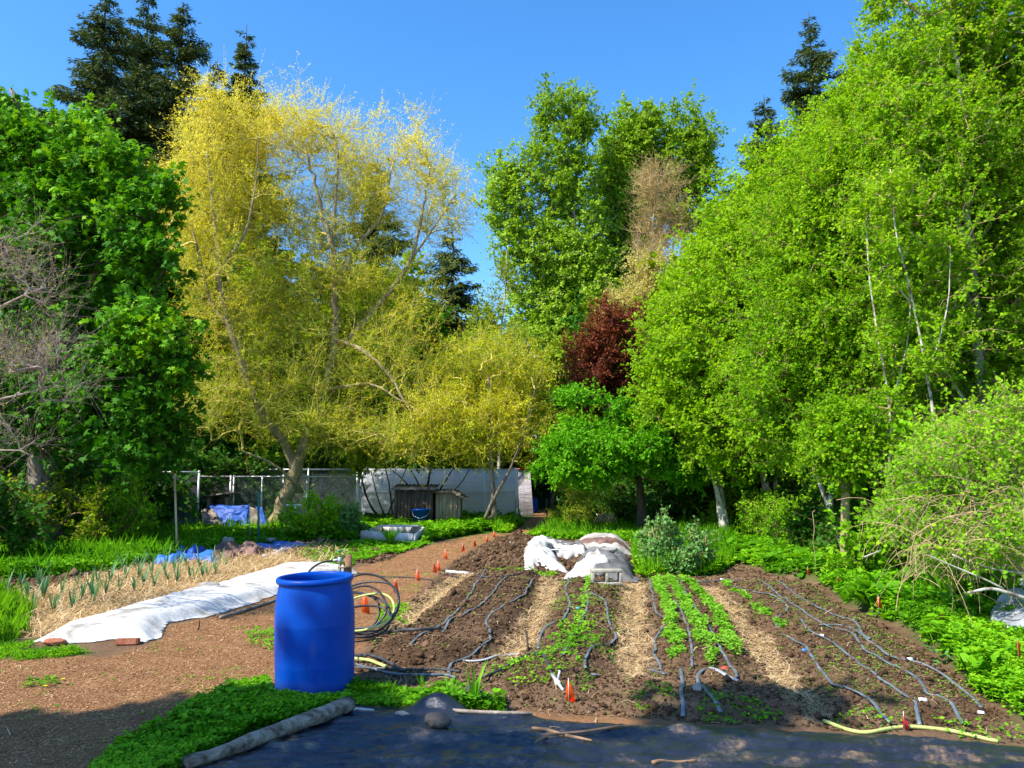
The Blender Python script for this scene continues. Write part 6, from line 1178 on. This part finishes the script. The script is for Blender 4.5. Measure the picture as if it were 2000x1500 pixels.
# ------------------------------------------------------------------ sheds
def shed(px0, px1, ytop, d, label, m, slope, name, depth=1.3, yb=None, over=.12):
    X0 = (px0 - 1000) / F * d; X1 = (px1 - 1000) / F * d; z = W(0, ytop, d)[2]; t = thing(name, ((X0 + X1) / 2, d, 0), label, 'shed'); w_ = X1 - X0; c = (X0 + X1) / 2
    nb = max(6, int(w_ / .11)); fr = MB()
    for k in range(nb): fr.box((X0 + (k + .5) * w_ / nb, d + .008 * (k % 2), z / 2), (w_ / nb - .006, .03, z))
    part('front_wall', fr.me('front_wall', M[m]), t)
    part('side_wall', MB().box((X0 + .02, d + depth / 2 + .03, z / 2), (.03, depth - .04, z - .004)).me('side_wall', M[m]), t); part('side_wall', MB().box((X1 - .02, d + depth / 2 + .03, z / 2), (.03, depth - .04, z - .004)).me('side_wall', M[m]), t)
    nn = 60; xs = np.linspace(X0 - over, X1 + over, nn); w2 = .02 * np.sin(np.arange(nn) * 1.1); Vf = np.stack([xs, np.full(nn, d - .2), z + .03 + w2], 1); Vb = np.stack([xs, np.full(nn, d + depth + .1), z + slope + w2], 1)
    if slope == 0: Vf[:, 2] -= np.clip((xs - X1 + .25) / (over + .25), 0, 1) * .28; Vb[:, 2] -= np.clip((xs - X1 + .25) / (over + .25), 0, 1) * .28; Vb[:, 2] += .1
    i = np.arange(nn - 1); o = part('roof', mesh('roof', np.vstack([Vf, Vb]), np.stack([i, i + 1, i + 1 + nn, i + nn], -1), M['dark_fabric' if name == 'tool_shed' else 'wood_grey'], True), t); k = o.modifiers.new('thickness', 'SOLIDIFY'); k.thickness = .025; return t, X0, X1, z
t, X0, X1, z = shed(772, 846, 957, 27.0, 'dark brown board shed with a black corrugated roof', 'wood_dark', .18, 'tool_shed'); part('door_trim', MB().box(((X0 + X1) / 2 - .1, 26.96, z / 2), (.05, .03, z - .04)).me('door_trim', M['bark_dark']), t)
t, X0, X1, z = shed(852, 900, 962, 27.2, 'pale tan shed with a low corrugated roof right of the dark shed', 'stake_brown', 0, 'garden_shed', over=.2); part('corner_board', MB().box((X1 - .12, 27.165, z / 2), (.05, .03, z - .05)).me('corner_board', M['wood_grey']), t)
a = W(822, 1008, 26.3); t = thing('plastic_tub', (a[0], 26.3, .25), 'blue plastic tub standing before the dark shed', 'tub'); local('body', MB().lathe((0, 0, 0), [(0, 0), (.24, 0), (.29, .38), (.31, .38), (.31, .42), (.27, .42), (.23, .03), (0, .03)], 24).me('body', M['blue_plastic'], True), t); local('handle', MB().tube([(-.3, -.05, .36), (-.2, -.26, .2), (0, -.32, .12), (.2, -.26, .2), (.3, -.05, .36)], .008, 6).me('handle', M['metal'], True), t)
# pale boards (cold frame)
q = G(770, 1062); t = thing('cold_frame', q, 'low frame of pale weathered boards beside the path', 'raised bed'); e1, e2, e3, e4 = [np.array([*flat(*p), 0]) for p in ((706, 1056), (806, 1062), (828, 1047), (745, 1042))]
def board(a, b, h_, nm='board'): 
    c = (a + b) / 2; dv = b - a; return MB().box((c[0], c[1], h_ / 2 + .02), (np.linalg.norm(dv), .05, h_), rz=math.atan2(dv[1], dv[0])).me(nm, M['wood_board'])
part('board', board(e1, e2, .24), t); part('board', board(e2 + [.05, 0, 0], e3, .22), t); part('board', board(e3, e4, .24), t); part('board', board(e4, e1, .22), t)
a = (e3 + e4) / 2 - [0, .6, 0]; part('loose_lid', MB().box((a[0], a[1], .30), (1.15, .6, .03), rz=-.05).me('loose_lid', M['wood_board']), t)
# ------------------------------------------------------------------ tarps by the fence
crum = lambda h, k, s: (lambda x, y: h * np.clip(.35 + fbm(x * k, y * k, s, 4), .05, 1.3))
clothsheet('blue_tarp', PX([(300,1102),(345,1088),(400,1080),(418,1090),(425,1103),(380,1100),(330,1104)]), M['blue_tarp'], crum(.22, 1.8, 3), 'crumpled blue tarp lying behind the leeks at the foot of the tan stake', 'tarp', res=.035, thick=.006)
clothsheet('blue_tarp', PX([(348,1087),(350,1072),(375,1076),(408,1080),(412,1090),(380,1090)]), M['blue_tarp_dark'], crum(.36, 2.2, 4), 'darker folded blue tarp piled behind the crumpled one', 'tarp', res=.04, thick=.006)
clothsheet('brown_tarp', PX([(408,1095),(412,1076),(440,1070),(490,1078),(530,1082),(505,1090),(450,1096)]), M['brown_tarp'], crum(.32, 2.2, 6), 'crumpled brown tarp between the blue tarps', 'tarp', res=.035, thick=.006)
clothsheet('blue_tarp', PX([(466,1076),(490,1066),(570,1062),(602,1074),(560,1082),(520,1077)]), M['blue_tarp'], crum(.16, 1.5, 7), 'flat bright blue tarp weighed with a stone left of the boards', 'tarp', res=.04, thick=.006)
clothsheet('white_sheet', PX([(510,1092),(530,1080),(570,1080),(550,1087)]), M['white_cloth'], crum(.10, 2.2, 8), 'scrap of white sheet below the flat blue tarp', 'sheet', res=.04, thick=.006)
clothsheet('brown_tarp', PX([(570,1064),(590,1059),(620,1063),(630,1073),(603,1073)]), M['red_soil'], crum(.2, 1.2, 9), 'red brown fabric patch right of the flat blue tarp', 'tarp', res=.05, thick=.006)
rock('field_stone', G(528, 1066, .1), (.22, .16, .1), 'stone', 'tan stone on top of the flat blue tarp', 'stone', 31); rock('field_stone', G(552, 1082), (.2, .14, .13), 'stone', 'stone on the near edge of the flat blue tarp', 'stone', 32); rock('field_stone', G(444, 1078, .15), (.28, .2, .2), 'stone', 'stone behind the brown tarp', 'stone', 33)
# lean-to under a blue tarp
ld = 25.6; t = thing('tarp_lean_to', W(450, 1028, ld), 'blue tarp hung over a low lean to at the chain link fence', 'lean-to')
def sheet3(name, pts, m, root, seed=1, n=26, amp=.12):
    a, b, c, d = [np.array(p) for p in pts]; s = np.linspace(0, 1, n); S_, T_ = np.meshgrid(s, s, indexing='ij'); S3, T3 = S_[..., None], T_[..., None]
    P = a * (1 - S3) * (1 - T3) + b * S3 * (1 - T3) + c * S3 * T3 + d * (1 - S3) * T3; P[..., 1] += amp * fbm(S_ * 4, T_ * 4, seed, 3); P[..., 2] += amp * .5 * fbm(S_ * 3, T_ * 3 + 7, seed, 3) * (T_)
    i = np.arange(n - 1)[:, None] * n + np.arange(n - 1); o = part(name, mesh(name, P.reshape(-1, 3), np.stack([i, i + n, i + n + 1, i + 1], -1).reshape(-1, 4), m, True), root); k = o.modifiers.new('thickness', 'SOLIDIFY'); k.thickness = .01
sheet3('tarp_cover', [W(428, 1030, ld), W(482, 1030, ld), W(486, 986, ld + .5), W(408, 988, ld + .5)], M['blue_tarp_dark'], t, 2)
sheet3('side_sheet', [W(396, 1024, ld - .1), W(440, 1030, ld - .1), W(415, 995, ld + .3), W(394, 996, ld + .3)], M['wood_grey'], t, 5)
sheet3('plywood_panel', [W(490, 1038, ld), W(518, 1038, ld), W(502, 994, ld + .3), W(488, 990, ld + .3)], M['wood_grey'], t, 7, amp=.02)
sheet3('tarp_edge', [W(516, 1040, ld - .05), W(525, 1038, ld - .05), W(512, 990, ld + .25), W(500, 990, ld + .25)], M['blue_tarp_dark'], t, 8, amp=.03)
t = thing('animal_hutch', W(425, 1000, 27), 'small grey hutch with a dark opening behind the lean to', 'hutch'); a0 = W(405, 985, 27); a1 = W(440, 985, 27); zt = W(0, 970, 27)[2]; xm = (a0[0] + a1[0]) / 2; w_ = a1[0] - a0[0]
mb = MB(); mb.box((a0[0], 27.3, zt / 2), (.06, .6, zt)).box((a1[0], 27.3, zt / 2), (.06, .6, zt)).box((xm, 27.3, zt - .35), (w_ - .07, .6, .05)).box((xm, 27.6, zt / 2), (w_ - .07, .04, zt)); part('walls', mb.me('walls', M['wood_grey']), t); part('roof', MB().box((xm, 27.3, zt + .06), (w_ + .4, .9, .05), tilt=(0, -.12, 0)).me('roof', M['wood_grey']), t)
# dandelions
for i, (px, py) in enumerate([(122,1339),(88,1353),(221,1087),(1840-43,1231),(500,1263)]):
    q = G(px, py); t = thing('dandelion', q, ['dandelion in the path nearest the left corner', 'second dandelion in the path just left of the other', 'yellow dandelion in the weeds behind the leeks', 'yellow dandelion on the right bank left of the flag', 'dandelion at the left foot of the barrel'][i], 'flower'); hh = .05 + .12 * (q[1] > 9) 
    local('stem', MB().tube([(0, 0, 0), (0, 0, hh)], .002, 4).me('stem', M['hose_green']), t); V, Fc = leaves(np.zeros((22, 3)) + [0, 0, hh], np.stack([np.cos(np.arange(22) * 2.4), np.sin(np.arange(22) * 2.4), np.full(22, .35)], 1), np.tile([0, 0, 1.0], (22, 1)), np.full(22, .018 * (1 + .6 * (q[1] > 9))), 'diamond'); local('petals', mesh('petals', V, Fc, M['flower'], False, {'rnd': np.full(22, .5)}), t)

# ------------------------------------------------------------------ labels of the setting and of the uncountable stuff
STUFF = {'grass': 'loose green grass blades growing in the garden', 'ground_cover': 'low leafy green weeds covering the ground', 'straw': 'dry straw scattered on the soil', 'wood_chips': 'brown wood chips covering the path', 'soil_clods': 'crumbled dark soil clods on the beds',
         'weed_seedlings': 'tiny green seedlings sprinkled on the bed soil', 'salad_row': 'row of bright green salad seedlings in a bed', 'horsetails': 'feathery bright green horsetails on the right bank', 'ground': 'garden ground with dark beds, straw furrows and a wood chip path'}
for o in sc.objects:
    if o.parent is None and o.get('kind') and not o.get('label') and o.name.split('.')[0] in STUFF: o['label'] = STUFF[o.name.split('.')[0]]; o['category'] = o.name.split('.')[0].replace('_', ' ')
